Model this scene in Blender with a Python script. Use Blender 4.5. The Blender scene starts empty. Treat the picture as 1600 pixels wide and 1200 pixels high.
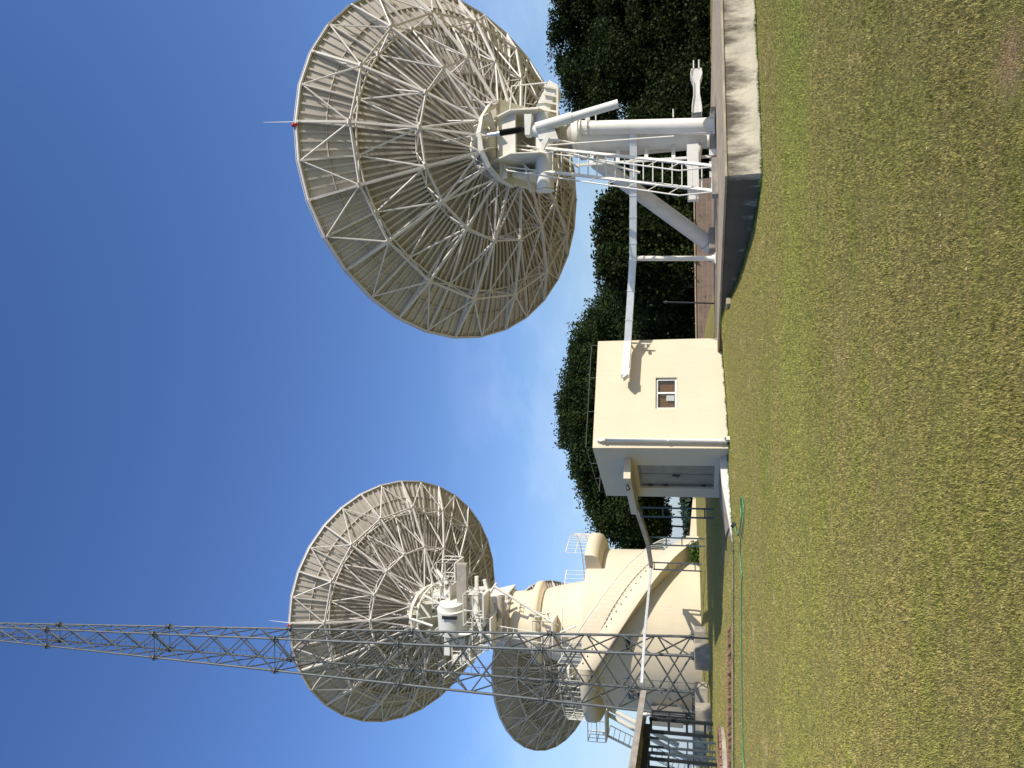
import bpy, math, random
import numpy as np
from mathutils import Vector, Matrix
random.seed(7)
rng = np.random.default_rng(7)
C = bpy.context.scene.collection
R_ = math.radians

# ------------------------------------------------------------------ camera
# the photograph is a portrait frame stored on its side: the camera is rolled a quarter turn
FPX, TILT, CH = 1202.0, 0.0145, 1.55
PITCH = math.atan(279 / 1202)
CP, SP = math.cos(PITCH), math.sin(PITCH)
right = Vector((1, 0, 0)); fwd = Vector((0, CP, SP)); up = Vector((0, -SP, CP))
A_ = (right - up * TILT).normalized()      # image-right of the upright picture
B_ = (up + right * TILT).normalized()      # image-up of the upright picture
cam = bpy.data.cameras.new('camera'); co = bpy.data.objects.new('camera', cam); C.objects.link(co)
cam.sensor_width = 36; cam.lens = FPX / 1600 * 36; cam.clip_start = 0.1; cam.clip_end = 4000
m = Matrix.Identity(4)
for i, ax in enumerate((-B_, A_, -fwd)):
    for j in range(3): m[j][i] = ax[j]
m[0][3], m[1][3], m[2][3] = 0, 0, CH
co.matrix_world = m
sc = bpy.context.scene; sc.camera = co
sc.render.engine = 'CYCLES'

# ------------------------------------------------------------------ world, sun, exposure
SUN_AZ, SUN_EL = R_(121), R_(26.5)
w = bpy.data.worlds.new('World'); sc.world = w; w.use_nodes = True
nt = w.node_tree; nt.nodes.clear()
sky = nt.nodes.new('ShaderNodeTexSky'); sky.sky_type = 'NISHITA'; sky.sun_disc = False
sky.sun_elevation = SUN_EL; sky.sun_rotation = SUN_AZ; sky.altitude = 50
sky.air_density = 1.0; sky.dust_density = 0.5; sky.ozone_density = 2.2
bg = nt.nodes.new('ShaderNodeBackground'); bg.inputs['Strength'].default_value = 0.16
outw = nt.nodes.new('ShaderNodeOutputWorld')
# thin cirrus: a stretched noise of the sky direction
tc = nt.nodes.new('ShaderNodeTexCoord'); mp = nt.nodes.new('ShaderNodeMapping')
mp.inputs['Scale'].default_value = (2.2, 2.2, 4.5); mp.inputs['Rotation'].default_value = (0, 0.9, 0.2)
mp.inputs['Location'].default_value = (1.3, 0.4, 0.2)
nz = nt.nodes.new('ShaderNodeTexNoise'); nz.inputs['Scale'].default_value = 1.5; nz.inputs['Detail'].default_value = 8
nz.inputs['Roughness'].default_value = .62
rp = nt.nodes.new('ShaderNodeValToRGB'); rp.color_ramp.elements[0].position = .45; rp.color_ramp.elements[1].position = .8
sep = nt.nodes.new('ShaderNodeSeparateXYZ')
msk = nt.nodes.new('ShaderNodeMapRange'); msk.inputs[1].default_value = .32; msk.inputs[2].default_value = .08
msk.inputs[3].default_value = 0; msk.inputs[4].default_value = .8
mul = nt.nodes.new('ShaderNodeMath'); mul.operation = 'MULTIPLY'
mixc = nt.nodes.new('ShaderNodeMixRGB'); mixc.inputs[2].default_value = (5.2, 6.1, 7.4, 1)
hs = nt.nodes.new('ShaderNodeHueSaturation'); hs.inputs['Saturation'].default_value = 1.22; hs.inputs['Hue'].default_value = .515
L = nt.links.new
L(tc.outputs['Generated'], mp.inputs[0]); L(mp.outputs[0], nz.inputs['Vector']); L(nz.outputs[0], rp.inputs[0])
L(tc.outputs['Generated'], sep.inputs[0]); L(sep.outputs[2], msk.inputs[0])
L(rp.outputs[0], mul.inputs[0]); L(msk.outputs[0], mul.inputs[1]); L(mul.outputs[0], mixc.inputs[0])
L(sky.outputs[0], hs.inputs['Color']); L(hs.outputs[0], mixc.inputs[1])
# dusty blue-grey air low over the horizon
hz_ = nt.nodes.new('ShaderNodeMapRange'); hz_.inputs[1].default_value = .22; hz_.inputs[2].default_value = 0; hz_.inputs[3].default_value = 0; hz_.inputs[4].default_value = .85
L(sep.outputs[2], hz_.inputs[0]); mixh = nt.nodes.new('ShaderNodeMixRGB'); mixh.inputs[2].default_value = (2.1, 2.75, 3.75, 1)
L(hz_.outputs[0], mixh.inputs[0]); L(mixc.outputs[0], mixh.inputs[1]); L(mixh.outputs[0], bg.inputs[0]); L(bg.outputs[0], outw.inputs[0])

sl = bpy.data.lights.new('sun', 'SUN'); sl.energy = 4.6; sl.angle = R_(0.53); sl.color = (1, .94, .84)
so = bpy.data.objects.new('sun', sl); C.objects.link(so)
sd = Vector((math.sin(SUN_AZ) * math.cos(SUN_EL), math.cos(SUN_AZ) * math.cos(SUN_EL), math.sin(SUN_EL)))
so.rotation_euler = sd.to_track_quat('Z', 'Y').to_euler(); so.location = (20, -10, 30)
sc.view_settings.view_transform = 'Standard'; sc.view_settings.look = 'None'
sc.view_settings.exposure = 0.15; sc.view_settings.gamma = 1

# ------------------------------------------------------------------ measuring helpers (photo pixel of the 1600x1200 frame -> world)
def ray(x, y):
    u, v = 1200 - y, x
    a, b = (u - 600) / FPX, (800 - v) / FPX
    return right * (a + b * TILT) + fwd + up * (b - a * TILT)
def atd(x, y, d):
    r = ray(x, y); return Vector((0, 0, CH)) + r * (d / r.y)
def on_plane(x, y, p0, n):
    r = ray(x, y); o = Vector((0, 0, CH)); return o + r * ((Vector(p0) - o).dot(n) / r.dot(n))
def onz(x, y, z):
    r = ray(x, y); return Vector((0, 0, CH)) + r * ((z - CH) / r.z)
LY = [0, 11, 15, 18, 21.5, 31.5, 38, 45, 70, 3000]; LZ = [0, .04, .12, .34, .56, .97, 1.23, 1.3, 1.3, 1.3]
RY = [0, 12, 17, 22, 30, 40, 3000]; RZ = [0, 0, .03, .2, .45, .5, .5]
def gz(x, y):
    l = np.interp(y, LY, LZ); r = np.interp(y, RY, RZ)
    s = np.clip((np.asarray(x) - 1.3) / 3.2, 0, 1); s = s * s * (3 - 2 * s)
    wob = .025 * np.sin(np.asarray(x) * .9 + 1.3) * np.sin(np.asarray(y) * .7) + .015 * np.sin(np.asarray(x) * 2.3) * np.sin(np.asarray(y) * 1.9 + 2)
    s_b = .17 * np.exp(-((np.asarray(x) - 1.7) / 1.1) ** 2 - ((np.asarray(y) - 21.2) / 1.3) ** 2)
    return l * (1 - s) + r * s + s_b + wob * np.clip((16 - np.asarray(y)) / 6, 0, 1)
def onground(x, y):
    z = .5
    for _ in range(60):
        if z > CH - .05: z = CH - .05
        p = onz(x, y, z); z = z * .5 + .5 * float(gz(p.x, p.y))
    p.z = float(gz(p.x, p.y)); return p

# ------------------------------------------------------------------ mesh builder
class MB:
    def __init__(s): s.v = []; s.f = []; s.sm = []
    def add(s, vs, fs, smooth=False):
        n = len(s.v); s.v += [tuple(v) for v in vs]; s.f += [tuple(i + n for i in f) for f in fs]; s.sm += [smooth] * len(fs)
    def box(s, c, sz, rot=None):
        hx, hy, hz = sz[0] / 2, sz[1] / 2, sz[2] / 2
        vs = [Vector((x, y, z)) for x in (-hx, hx) for y in (-hy, hy) for z in (-hz, hz)]
        if rot is not None: vs = [rot @ v for v in vs]
        c = Vector(c)
        s.add([v + c for v in vs], [(0, 1, 3, 2), (4, 6, 7, 5), (0, 4, 5, 1), (2, 3, 7, 6), (0, 2, 6, 4), (1, 5, 7, 3)])
    def frame(s, p0, p1, upv=(0, 0, 1)):
        d = (Vector(p1) - Vector(p0)).normalized(); u = Vector(upv)
        if abs(d.dot(u)) > .98: u = Vector((0, 1, 0)) if abs(d.y) < .9 else Vector((1, 0, 0))
        a = d.cross(u).normalized(); b = a.cross(d).normalized(); return d, a, b
    def bar(s, p0, p1, wd, h=None, upv=(0, 0, 1)):
        h = h or wd; p0, p1 = Vector(p0), Vector(p1)
        d, a, b = s.frame(p0, p1, upv)
        vs = [p + a * (i * wd / 2) + b * (j * h / 2) for p in (p0, p1) for i, j in ((-1, -1), (1, -1), (1, 1), (-1, 1))]
        s.add(vs, [(0, 3, 2, 1), (4, 5, 6, 7), (0, 1, 5, 4), (1, 2, 6, 5), (2, 3, 7, 6), (3, 0, 4, 7)])
    def tube(s, p0, p1, r, r1=None, n=8, cap=True):
        r1 = r if r1 is None else r1; p0, p1 = Vector(p0), Vector(p1)
        d, a, b = s.frame(p0, p1)
        vs = []
        for p, rr in ((p0, r), (p1, r1)):
            for k in range(n):
                t = 2 * math.pi * k / n; vs.append(p + a * (math.cos(t) * rr) + b * (math.sin(t) * rr))
        s.add(vs, [(k, (k + 1) % n, n + (k + 1) % n, n + k) for k in range(n)], n > 6)
        if cap: s.add(vs[:n], [tuple(range(n))[::-1]]); s.add(vs[n:], [tuple(range(n))])
    def path(s, pts, r, n=8, closed=False):
        pts = [Vector(p) for p in pts]
        N = len(pts); vs = []
        for i, p in enumerate(pts):
            if closed: d = pts[(i + 1) % N] - pts[i - 1]
            else: d = pts[min(i + 1, N - 1)] - pts[max(i - 1, 0)]
            _, a, b = s.frame(Vector(), d)
            for k in range(n):
                t = 2 * math.pi * k / n; vs.append(p + a * (math.cos(t) * r) + b * (math.sin(t) * r))
        M = N if closed else N - 1
        s.add(vs, [(i * n + k, i * n + (k + 1) % n, ((i + 1) % N) * n + (k + 1) % n, ((i + 1) % N) * n + k) for i in range(M) for k in range(n)], True)
        if not closed: s.add(vs[:n], [tuple(range(n))[::-1]]); s.add(vs[-n:], [tuple(range(n))])
    def lathe(s, prof, c=(0, 0, 0), n=64, smooth=True):
        vs = []; c = Vector(c)
        for r, z in prof:
            for k in range(n):
                t = 2 * math.pi * k / n; vs.append(c + Vector((r * math.cos(t), r * math.sin(t), z)))
        fs = [(i * n + k, i * n + (k + 1) % n, (i + 1) * n + (k + 1) % n, (i + 1) * n + k) for i in range(len(prof) - 1) for k in range(n)]
        s.add(vs, fs, smooth)
    def prism(s, pts, off):
        off = Vector(off); pts = [Vector(p) for p in pts]; n = len(pts)
        s.add(pts + [p + off for p in pts], [tuple(range(n)), tuple(range(n, 2 * n))[::-1]] + [(k, n + k, n + (k + 1) % n, (k + 1) % n) for k in range(n)])
    def mesh(s, name):
        me = bpy.data.meshes.new(name); me.from_pydata(s.v, [], s.f)
        me.polygons.foreach_set('use_smooth', s.sm); me.update(); return me
    def build(s, name, mat, parent=None, bevel=0, local=False, recalc=True):
        if parent is not None and not local:
            o0 = base_of(parent); s.v = [(x - o0[0], y - o0[1], z - o0[2]) for x, y, z in s.v]
        me = s.mesh(name)
        if recalc:
            import bmesh
            bm = bmesh.new(); bm.from_mesh(me); bmesh.ops.recalc_face_normals(bm, faces=bm.faces); bm.to_mesh(me); bm.free()
        me.materials.append(mat)
        o = bpy.data.objects.new(name, me); C.objects.link(o)
        if parent is not None: o.parent = parent
        if bevel:
            b = o.modifiers.new('bevel', 'BEVEL'); b.width = bevel; b.segments = 2; b.limit_method = 'ANGLE'
        return o
def base_of(o):
    p = Vector((0, 0, 0))
    while o is not None: p += o.location; o = o.parent
    return p
def tag(o, label=None, cat=None, group=None, kind=None):
    if label: o['label'] = label
    if cat: o['category'] = cat
    if group: o['group'] = group
    if kind: o['kind'] = kind
    return o
def empty(name, loc, label, cat, group=None):
    o = bpy.data.objects.new(name, None); C.objects.link(o); o.location = loc; o.empty_display_size = .3
    return tag(o, label, cat, group)

# ------------------------------------------------------------------ materials
def mat(name, col, rough=.6, metal=0, var=.12, scale=3., bump=0., bscale=40., stain=None, stain_amt=0., streak=False, spec=.5, col2=None):
    M = bpy.data.materials.new(name); M.use_nodes = True; t = M.node_tree; b = t.nodes['Principled BSDF']
    b.inputs['Roughness'].default_value = rough; b.inputs['Metallic'].default_value = metal
    b.inputs['Specular IOR Level'].default_value = spec
    g = t.nodes.new('ShaderNodeNewGeometry'); n1 = t.nodes.new('ShaderNodeTexNoise')
    n1.inputs['Scale'].default_value = scale; n1.inputs['Detail'].default_value = 6; n1.inputs['Roughness'].default_value = .6
    t.links.new(g.outputs['Position'], n1.inputs['Vector'])
    r = t.nodes.new('ShaderNodeValToRGB'); c = np.array(col)
    lo = col2 if col2 is not None else c * (1 - var * 1.6)
    r.color_ramp.elements[0].position = .3; r.color_ramp.elements[1].position = .7
    r.color_ramp.elements[0].color = (*lo, 1); r.color_ramp.elements[1].color = (*np.minimum(c * (1 + var * .5), .95), 1)
    t.links.new(n1.outputs[0], r.inputs[0]); last = r.outputs[0]
    if stain is not None:
        mpn = t.nodes.new('ShaderNodeMapping'); mpn.inputs['Scale'].default_value = (7, 7, .7) if streak else (1, 1, 1)
        n2 = t.nodes.new('ShaderNodeTexNoise'); n2.inputs['Scale'].default_value = 1.3; n2.inputs['Detail'].default_value = 9; n2.inputs['Roughness'].default_value = .68
        t.links.new(g.outputs['Position'], mpn.inputs[0]); t.links.new(mpn.outputs[0], n2.inputs['Vector'])
        r2 = t.nodes.new('ShaderNodeValToRGB'); r2.color_ramp.elements[0].position = .56; r2.color_ramp.elements[1].position = .75
        r2.color_ramp.elements[1].color = (stain_amt,) * 3 + (1,)
        t.links.new(n2.outputs[0], r2.inputs[0])
        mx = t.nodes.new('ShaderNodeMixRGB'); mx.inputs[2].default_value = (*stain, 1)
        t.links.new(r2.outputs[0], mx.inputs[0]); t.links.new(last, mx.inputs[1]); last = mx.outputs[0]
    t.links.new(last, b.inputs['Base Color'])
    if bump:
        n3 = t.nodes.new('ShaderNodeTexNoise'); n3.inputs['Scale'].default_value = bscale; n3.inputs['Detail'].default_value = 5
        t.links.new(g.outputs['Position'], n3.inputs['Vector'])
        bp = t.nodes.new('ShaderNodeBump'); bp.inputs['Strength'].default_value = bump; bp.inputs['Distance'].default_value = .02
        t.links.new(n3.outputs[0], bp.inputs['Height']); t.links.new(bp.outputs[0], b.inputs['Normal'])
    return M
M_white = mat('white_paint', (.76, .73, .65), .42, var=.06, scale=2.5, stain=(.42, .34, .24), stain_amt=.45, streak=True)
M_panel = mat('panel_paint', (.55, .50, .45), .5, var=.10, scale=1.2, stain=(.33, .28, .2), stain_amt=.55)
M_truss = mat('truss_paint', (.69, .645, .60), .45, var=.08, scale=2.0, stain=(.4, .33, .24), stain_amt=.5)
M_cream = mat('cream_render', (.68, .58, .42), .85, var=.035, scale=.8, bump=.12, bscale=18, stain=(.52, .44, .31), stain_amt=.38, streak=True)
M_tank = mat('cream_concrete', (.68, .58, .42), .85, var=.06, scale=.5, bump=.15, bscale=8, stain=(.45, .37, .26), stain_amt=.5, streak=True)
M_hub = mat('hub_paint', (.72, .68, .57), .5, var=.08, scale=3, stain=(.45, .36, .24), stain_amt=.5)
M_galv = mat('galvanised_steel', (.11, .118, .116), .5, .2, var=.18, scale=4)
M_blue = mat('blue_grey_steel', (.10, .13, .15), .5, .3, var=.2, scale=5)
M_black = mat('black_steel', (.025, .028, .03), .5, .2, var=.2)
M_rubber = mat('black_rubber', (.012, .012, .013), .55, var=.1)
M_red = mat('red_lens', (.45, .01, .01), .3, var=.05)
M_redflat = mat('brick', (.30, .16, .11), .9, var=.25, scale=9, bump=.3)
M_conc = mat('block_concrete', (.40, .355, .285), .9, var=.25, scale=3, bump=.4, bscale=20, stain=(.12, .11, .09), stain_amt=.7)
M_slab = mat('pavement', (.43, .35, .24), .9, var=.2, scale=3, bump=.3, bscale=25, stain=(.16, .13, .1), stain_amt=.6)
M_pale = mat('pale_cement', (.72, .69, .62), .85, var=.12, scale=4, bump=.3, bscale=20, stain=(.4, .38, .33), stain_amt=.6)
M_door = mat('door_steel', (.28, .24, .185), .5, .2, var=.14, scale=2, stain=(.10, .09, .08), stain_amt=.7, streak=True)
M_duct = mat('duct_sheet', (.72, .73, .72), .35, .3, var=.1, scale=6, stain=(.45, .46, .45), stain_amt=.6)
M_curtain = mat('brown_curtain', (.22, .10, .04), .9, var=.15, scale=12)
M_paper = mat('paper', (.7, .7, .68), .8, var=.03)
M_trunk = mat('bark', (.07, .055, .042), .95, var=.3, scale=6, bump=.6)
M_wallbr = mat('block_wall_face', (.24, .17, .135), .95, var=.22, scale=2.5, bump=.4)
M_grey = mat('grey_cabinet', (.22, .21, .19), .5, .1, var=.1)
M_hose = mat('green_hose', (.09, .30, .15), .35, var=.1)
M_hosed = mat('dark_hose', (.03, .04, .04), .5, var=.1)
M_bronze = mat('weathered_box', (.42, .37, .31), .6, .1, var=.2, stain=(.14, .11, .08), stain_amt=.8)

def glass():
    M = bpy.data.materials.new('window_glass'); M.use_nodes = True; t = M.node_tree; t.nodes.clear()
    o = t.nodes.new('ShaderNodeOutputMaterial'); tr = t.nodes.new('ShaderNodeBsdfTransparent'); tr.inputs[0].default_value = (.75, .78, .76, 1)
    gl = t.nodes.new('ShaderNodeBsdfGlossy'); gl.inputs['Roughness'].default_value = .03
    fr = t.nodes.new('ShaderNodeFresnel'); fr.inputs[0].default_value = 1.6; mx = t.nodes.new('ShaderNodeMixShader')
    t.links.new(fr.outputs[0], mx.inputs[0]); t.links.new(tr.outputs[0], mx.inputs[1]); t.links.new(gl.outputs[0], mx.inputs[2]); t.links.new(mx.outputs[0], o.inputs[0])
    return M
M_glass = glass()

def leafmat(name, c0, c1, trans=.25):
    M = bpy.data.materials.new(name); M.use_nodes = True; t = M.node_tree; t.nodes.clear()
    o = t.nodes.new('ShaderNodeOutputMaterial'); g = t.nodes.new('ShaderNodeNewGeometry')
    n = t.nodes.new('ShaderNodeTexNoise'); n.inputs['Scale'].default_value = .8; n.inputs['Detail'].default_value = 4
    t.links.new(g.outputs['Position'], n.inputs['Vector'])
    ad = t.nodes.new('ShaderNodeMath'); ad.operation = 'MULTIPLY_ADD'; ad.inputs[1].default_value = .35
    t.links.new(g.outputs['Random Per Island'], ad.inputs[0]); 
    ml = t.nodes.new('ShaderNodeMath'); ml.operation = 'MULTIPLY'; ml.inputs[1].default_value = .75
    t.links.new(n.outputs[0], ml.inputs[0]); t.links.new(ml.outputs[0], ad.inputs[2])
    r = t.nodes.new('ShaderNodeValToRGB'); r.color_ramp.elements[0].position = .38; r.color_ramp.elements[1].position = .85
    r.color_ramp.elements[0].color = (*c0, 1); r.color_ramp.elements[1].color = (*c1, 1)
    t.links.new(ad.outputs[0], r.inputs[0])
    b = t.nodes.new('ShaderNodeBsdfPrincipled'); b.inputs['Roughness'].default_value = .6; b.inputs['Specular IOR Level'].default_value = .12
    tl = t.nodes.new('ShaderNodeBsdfTranslucent'); mx = t.nodes.new('ShaderNodeMixShader'); mx.inputs[0].default_value = trans
    t.links.new(r.outputs[0], b.inputs['Base Color']); t.links.new(r.outputs[0], tl.inputs[0])
    t.links.new(b.outputs[0], mx.inputs[1]); t.links.new(tl.outputs[0], mx.inputs[2]); t.links.new(mx.outputs[0], o.inputs[0])
    return M
M_leaf = leafmat('leaf_dark', (.007, .014, .004), (.055, .078, .018))
M_leaf2 = leafmat('leaf_rain_tree', (.010, .021, .005), (.060, .088, .023))
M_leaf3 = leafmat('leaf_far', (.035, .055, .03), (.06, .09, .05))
M_leaf4 = leafmat('leaf_bright', (.05, .10, .02), (.14, .24, .05))

# lawn: mown grass with real dry and green patches
def lawn_nodes(M, blades):
    t = M.node_tree; b = t.nodes['Principled BSDF']; b.inputs['Roughness'].default_value = .7 if blades else .95
    b.inputs['Specular IOR Level'].default_value = .25
    g = t.nodes.new('ShaderNodeNewGeometry'); N = t.nodes.new; K = t.links.new
    def noise(scale, det, vec, ro=.6):
        n = N('ShaderNodeTexNoise'); n.inputs['Scale'].default_value = scale; n.inputs['Detail'].default_value = det; n.inputs['Roughness'].default_value = ro
        K(vec, n.inputs['Vector']); return n.outputs[0]
    def ramp(inp, p0, p1, c0, c1, mid=None):
        r = N('ShaderNodeValToRGB'); e = r.color_ramp.elements
        e[0].position = p0; e[1].position = p1; e[0].color = (*c0, 1); e[1].color = (*c1, 1)
        for (pp, cc) in (mid or []): x = e.new(pp); x.color = (*cc, 1)
        K(inp, r.inputs[0]); return r.outputs[0]
    def mix(f, a, c):
        x = N('ShaderNodeMixRGB'); K(f, x.inputs[0]); K(a, x.inputs[1]) if hasattr(a, 'links') else None
        if not hasattr(a, 'links'): x.inputs[1].default_value = (*a, 1)
        if hasattr(c, 'links'): K(c, x.inputs[2])
        else: x.inputs[2].default_value = (*c, 1)
        return x.outputs[0]
    mpn = N('ShaderNodeMapping'); mpn.inputs['Scale'].default_value = (.34, 1, 0); K(g.outputs['Position'], mpn.inputs[0]); pos = mpn.outputs[0]
    big = noise(.55, 5, pos, .65); med = noise(2.6, 5, pos, .7); fine = noise(16, 6, g.outputs['Position'], .75)
    k = 1.75 if blades else 1.5
    green = ramp(fine, .3, .72, (.098 * k, .104 * k, .021 * k), (.25 * k, .25 * k, .055 * k))
    olive = ramp(fine, .3, .72, (.12 * k, .100 * k, .030 * k), (.31 * k, .258 * k, .092 * k))
    a = N('ShaderNodeMath'); a.operation = 'MULTIPLY_ADD'; a.inputs[1].default_value = .55; K(med, a.inputs[0]); 
    ml = N('ShaderNodeMath'); ml.operation = 'MULTIPLY'; ml.inputs[1].default_value = .6; K(big, ml.inputs[0]); K(ml.outputs[0], a.inputs[2])
    f = ramp(a.outputs[0], .45, .61, (0.0, 0.0, 0.0), (.9, .9, .9))
    col = mix(f, green, olive)
    # lush strip across the lawn in front of the plinth, running left to right
    sp = N('ShaderNodeSeparateXYZ'); K(g.outputs['Position'], sp.inputs[0])
    wv = N('ShaderNodeMath'); wv.operation = 'MULTIPLY_ADD'; wv.inputs[1].default_value = 1.8; K(big, wv.inputs[0]); K(sp.outputs[1], wv.inputs[2])
    band = ramp(wv.outputs[0], 0, 1, (0, 0, 0), (0, 0, 0))
    mr = N('ShaderNodeMapRange'); mr.inputs[1].default_value = 10.; mr.inputs[2].default_value = 18.; K(wv.outputs[0], mr.inputs[0])
    bandr = ramp(mr.outputs[0], .0, 1., (0, 0, 0), (0, 0, 0), [(.12, (0, 0, 0)), (.3, (.55, .55, .55)), (.42, (.55, .55, .55)), (.6, (0.1, 0.1, 0.1))])
    mm = N('ShaderNodeMath'); mm.operation = 'MULTIPLY'; mx_ = N('ShaderNodeMapRange'); mx_.inputs[1].default_value = -3; mx_.inputs[2].default_value = 4; mx_.inputs[3].default_value = .35; mx_.inputs[4].default_value = 1
    K(sp.outputs[0], mx_.inputs[0]); K(bandr, mm.inputs[0]); K(mx_.outputs[0], mm.inputs[1])
    lush = ramp(fine, .3, .72, (.115 * k, .14 * k, .022 * k), (.27 * k, .305 * k, .055 * k))
    col = mix(mm.outputs[0], col, lush)
    # bare, straw-coloured patches
    patch = noise(.9, 6, g.outputs['Position'], .7)
    pf = ramp(patch, .60, .70, (0, 0, 0), (.75, .75, .75))
    col = mix(pf, col, (.33 * k, .26 * k, .125 * k))
    # the worn hollow near the viewer on the right
    ho = N('ShaderNodeVectorMath'); ho.operation = 'DISTANCE'; K(g.outputs['Position'], ho.inputs[0]); ho.inputs[1].default_value = tuple(HOLLOW)
    hn = N('ShaderNodeMath'); hn.operation = 'MULTIPLY_ADD'; hn.inputs[1].default_value = .5; K(med, hn.inputs[0]); K(ho.outputs['Value'], hn.inputs[2])
    hf = ramp(hn.outputs[0], .30, .48, (.8, .8, .8), (0, 0, 0))
    col = mix(hf, col, (.30 * k, .20 * k, .10 * k))
    if blades:
        rr = ramp(g.outputs['Random Per Island'], 0, 1, (.6, .6, .58), (1.38, 1.36, 1.25))
        x = N('ShaderNodeMixRGB'); x.blend_type = 'MULTIPLY'; x.inputs[0].default_value = 1; K(col, x.inputs[1]); K(rr, x.inputs[2]); col = x.outputs[0]
    else:
        bp = N('ShaderNodeBump'); bp.inputs['Strength'].default_value = .9; bp.inputs['Distance'].default_value = .05
        nn = noise(45, 8, g.outputs['Position'], .8); K(nn, bp.inputs['Height']); K(bp.outputs[0], b.inputs['Normal'])
    K(col, b.inputs['Base Color'])
HOLLOW = onz(1582, 95, 0.0)
M_lawn = bpy.data.materials.new('lawn'); M_lawn.use_nodes = True; lawn_nodes(M_lawn, False)
M_blade = bpy.data.materials.new('grass_blades'); M_blade.use_nodes = True; lawn_nodes(M_blade, True)

# ------------------------------------------------------------------ ground
def ground():
    xs = np.unique(np.concatenate([np.linspace(-26, 26, 131), [-3000, -900, -300, -120, -60, -38, 38, 60, 120, 300, 900, 3000]]))
    ys = np.unique(np.concatenate([np.linspace(-6, 48, 136), [-300, -60, -20, 60, 80, 120, 300, 900, 3000]]))
    X, Y = np.meshgrid(xs, ys); Z = gz(X, Y)
    d = np.hypot(X - HOLLOW.x, Y - HOLLOW.y)
    v = np.stack([X, Y, Z], -1).reshape(-1, 3); nx = len(xs)
    f = [(j * nx + i, j * nx + i + 1, (j + 1) * nx + i + 1, (j + 1) * nx + i) for j in range(len(ys) - 1) for i in range(nx - 1)]
    me = bpy.data.meshes.new('lawn'); me.from_pydata(v.tolist(), [], f); me.polygons.foreach_set('use_smooth', [True] * len(f)); me.materials.append(M_lawn)
    o = bpy.data.objects.new('lawn', me); C.objects.link(o); tag(o, kind='structure')
ground()

def tri_mesh(name, V, F, mats, nper):
    me = bpy.data.meshes.new(name)
    nv = len(V); nf = len(F); k = F.shape[1]
    me.vertices.add(nv); me.vertices.foreach_set('co', V.astype(np.float32).ravel())
    me.loops.add(nf * k); me.loops.foreach_set('vertex_index', F.astype(np.int32).ravel())
    me.polygons.add(nf); me.polygons.foreach_set('loop_start', np.arange(0, nf * k, k, dtype=np.int32))
    me.update(calc_edges=True); me.validate(); me.materials.append(mats); return me

def grass_blades(n=1250000):
    # distance sampled so that screen density stays even
    d = 2.3 + (36 - 2.3) * rng.random(n) ** 2.0
    a = (rng.random(n) - .5) * 2 * .56
    x = d * np.tan(a) ; y = d
    x += .0
    inside = ((x - PCX) * 5.53 + (y - PCY) * 3.08 > -.03) & (y > PCY + .217 * (x - PCX) - .03)
    hs_ = (x + 1.82) * .877 + (y - 21.5) * .48; ht_ = -(x + 1.82) * .48 + (y - 21.5) * .877
    keep = ~inside & ~((hs_ > -2.5) & (hs_ < 3.6) & (ht_ > -.02) & (ht_ < 4)) & ~((hs_ > -2.5) & (hs_ < 0) & (ht_ > .55) & (ht_ < 2.7)) | ((hs_ > -2.5) & (hs_ < 0) & (ht_ > -.3) & (ht_ < .55))
    x, y, d = x[keep], y[keep], d[keep]; n = len(x)
    z = gz(x, y)
    dh = np.hypot(x - HOLLOW.x, y - HOLLOW.y)
    h = (.008 + .014 * rng.random(n)) * (1 - .6 * np.exp(-(dh / .3) ** 2)); wd = (.0014 + .0014 * rng.random(n)) * np.clip(d / 4, 1, 3.2)
    cl = np.sin(x * 9 + 3 * np.sin(y * 7)) * np.sin(y * 11 + 2 * np.sin(x * 5)); h *= 1 + .35 * cl
    th = rng.random(n) * 2 * np.pi; lean = (.2 + .9 * rng.random(n)) * h; ph = rng.random(n) * 2 * np.pi
    V = np.empty((n, 3, 3))
    V[:, 0] = np.stack([x - np.cos(th) * wd, y - np.sin(th) * wd, z - .003], -1)
    V[:, 1] = np.stack([x + np.cos(th) * wd, y + np.sin(th) * wd, z - .003], -1)
    V[:, 2] = np.stack([x + np.cos(ph) * lean, y + np.sin(ph) * lean, z + h], -1)
    me = tri_mesh('grass', V.reshape(-1, 3), np.arange(n * 3).reshape(-1, 3), M_blade, 3)
    o = bpy.data.objects.new('grass', me); C.objects.link(o)
    tag(o, 'short mown olive green and straw coloured grass covering the lawn', 'grass', kind='stuff')
PCX, PCY = 4.31, 16.79
grass_blades()

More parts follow.
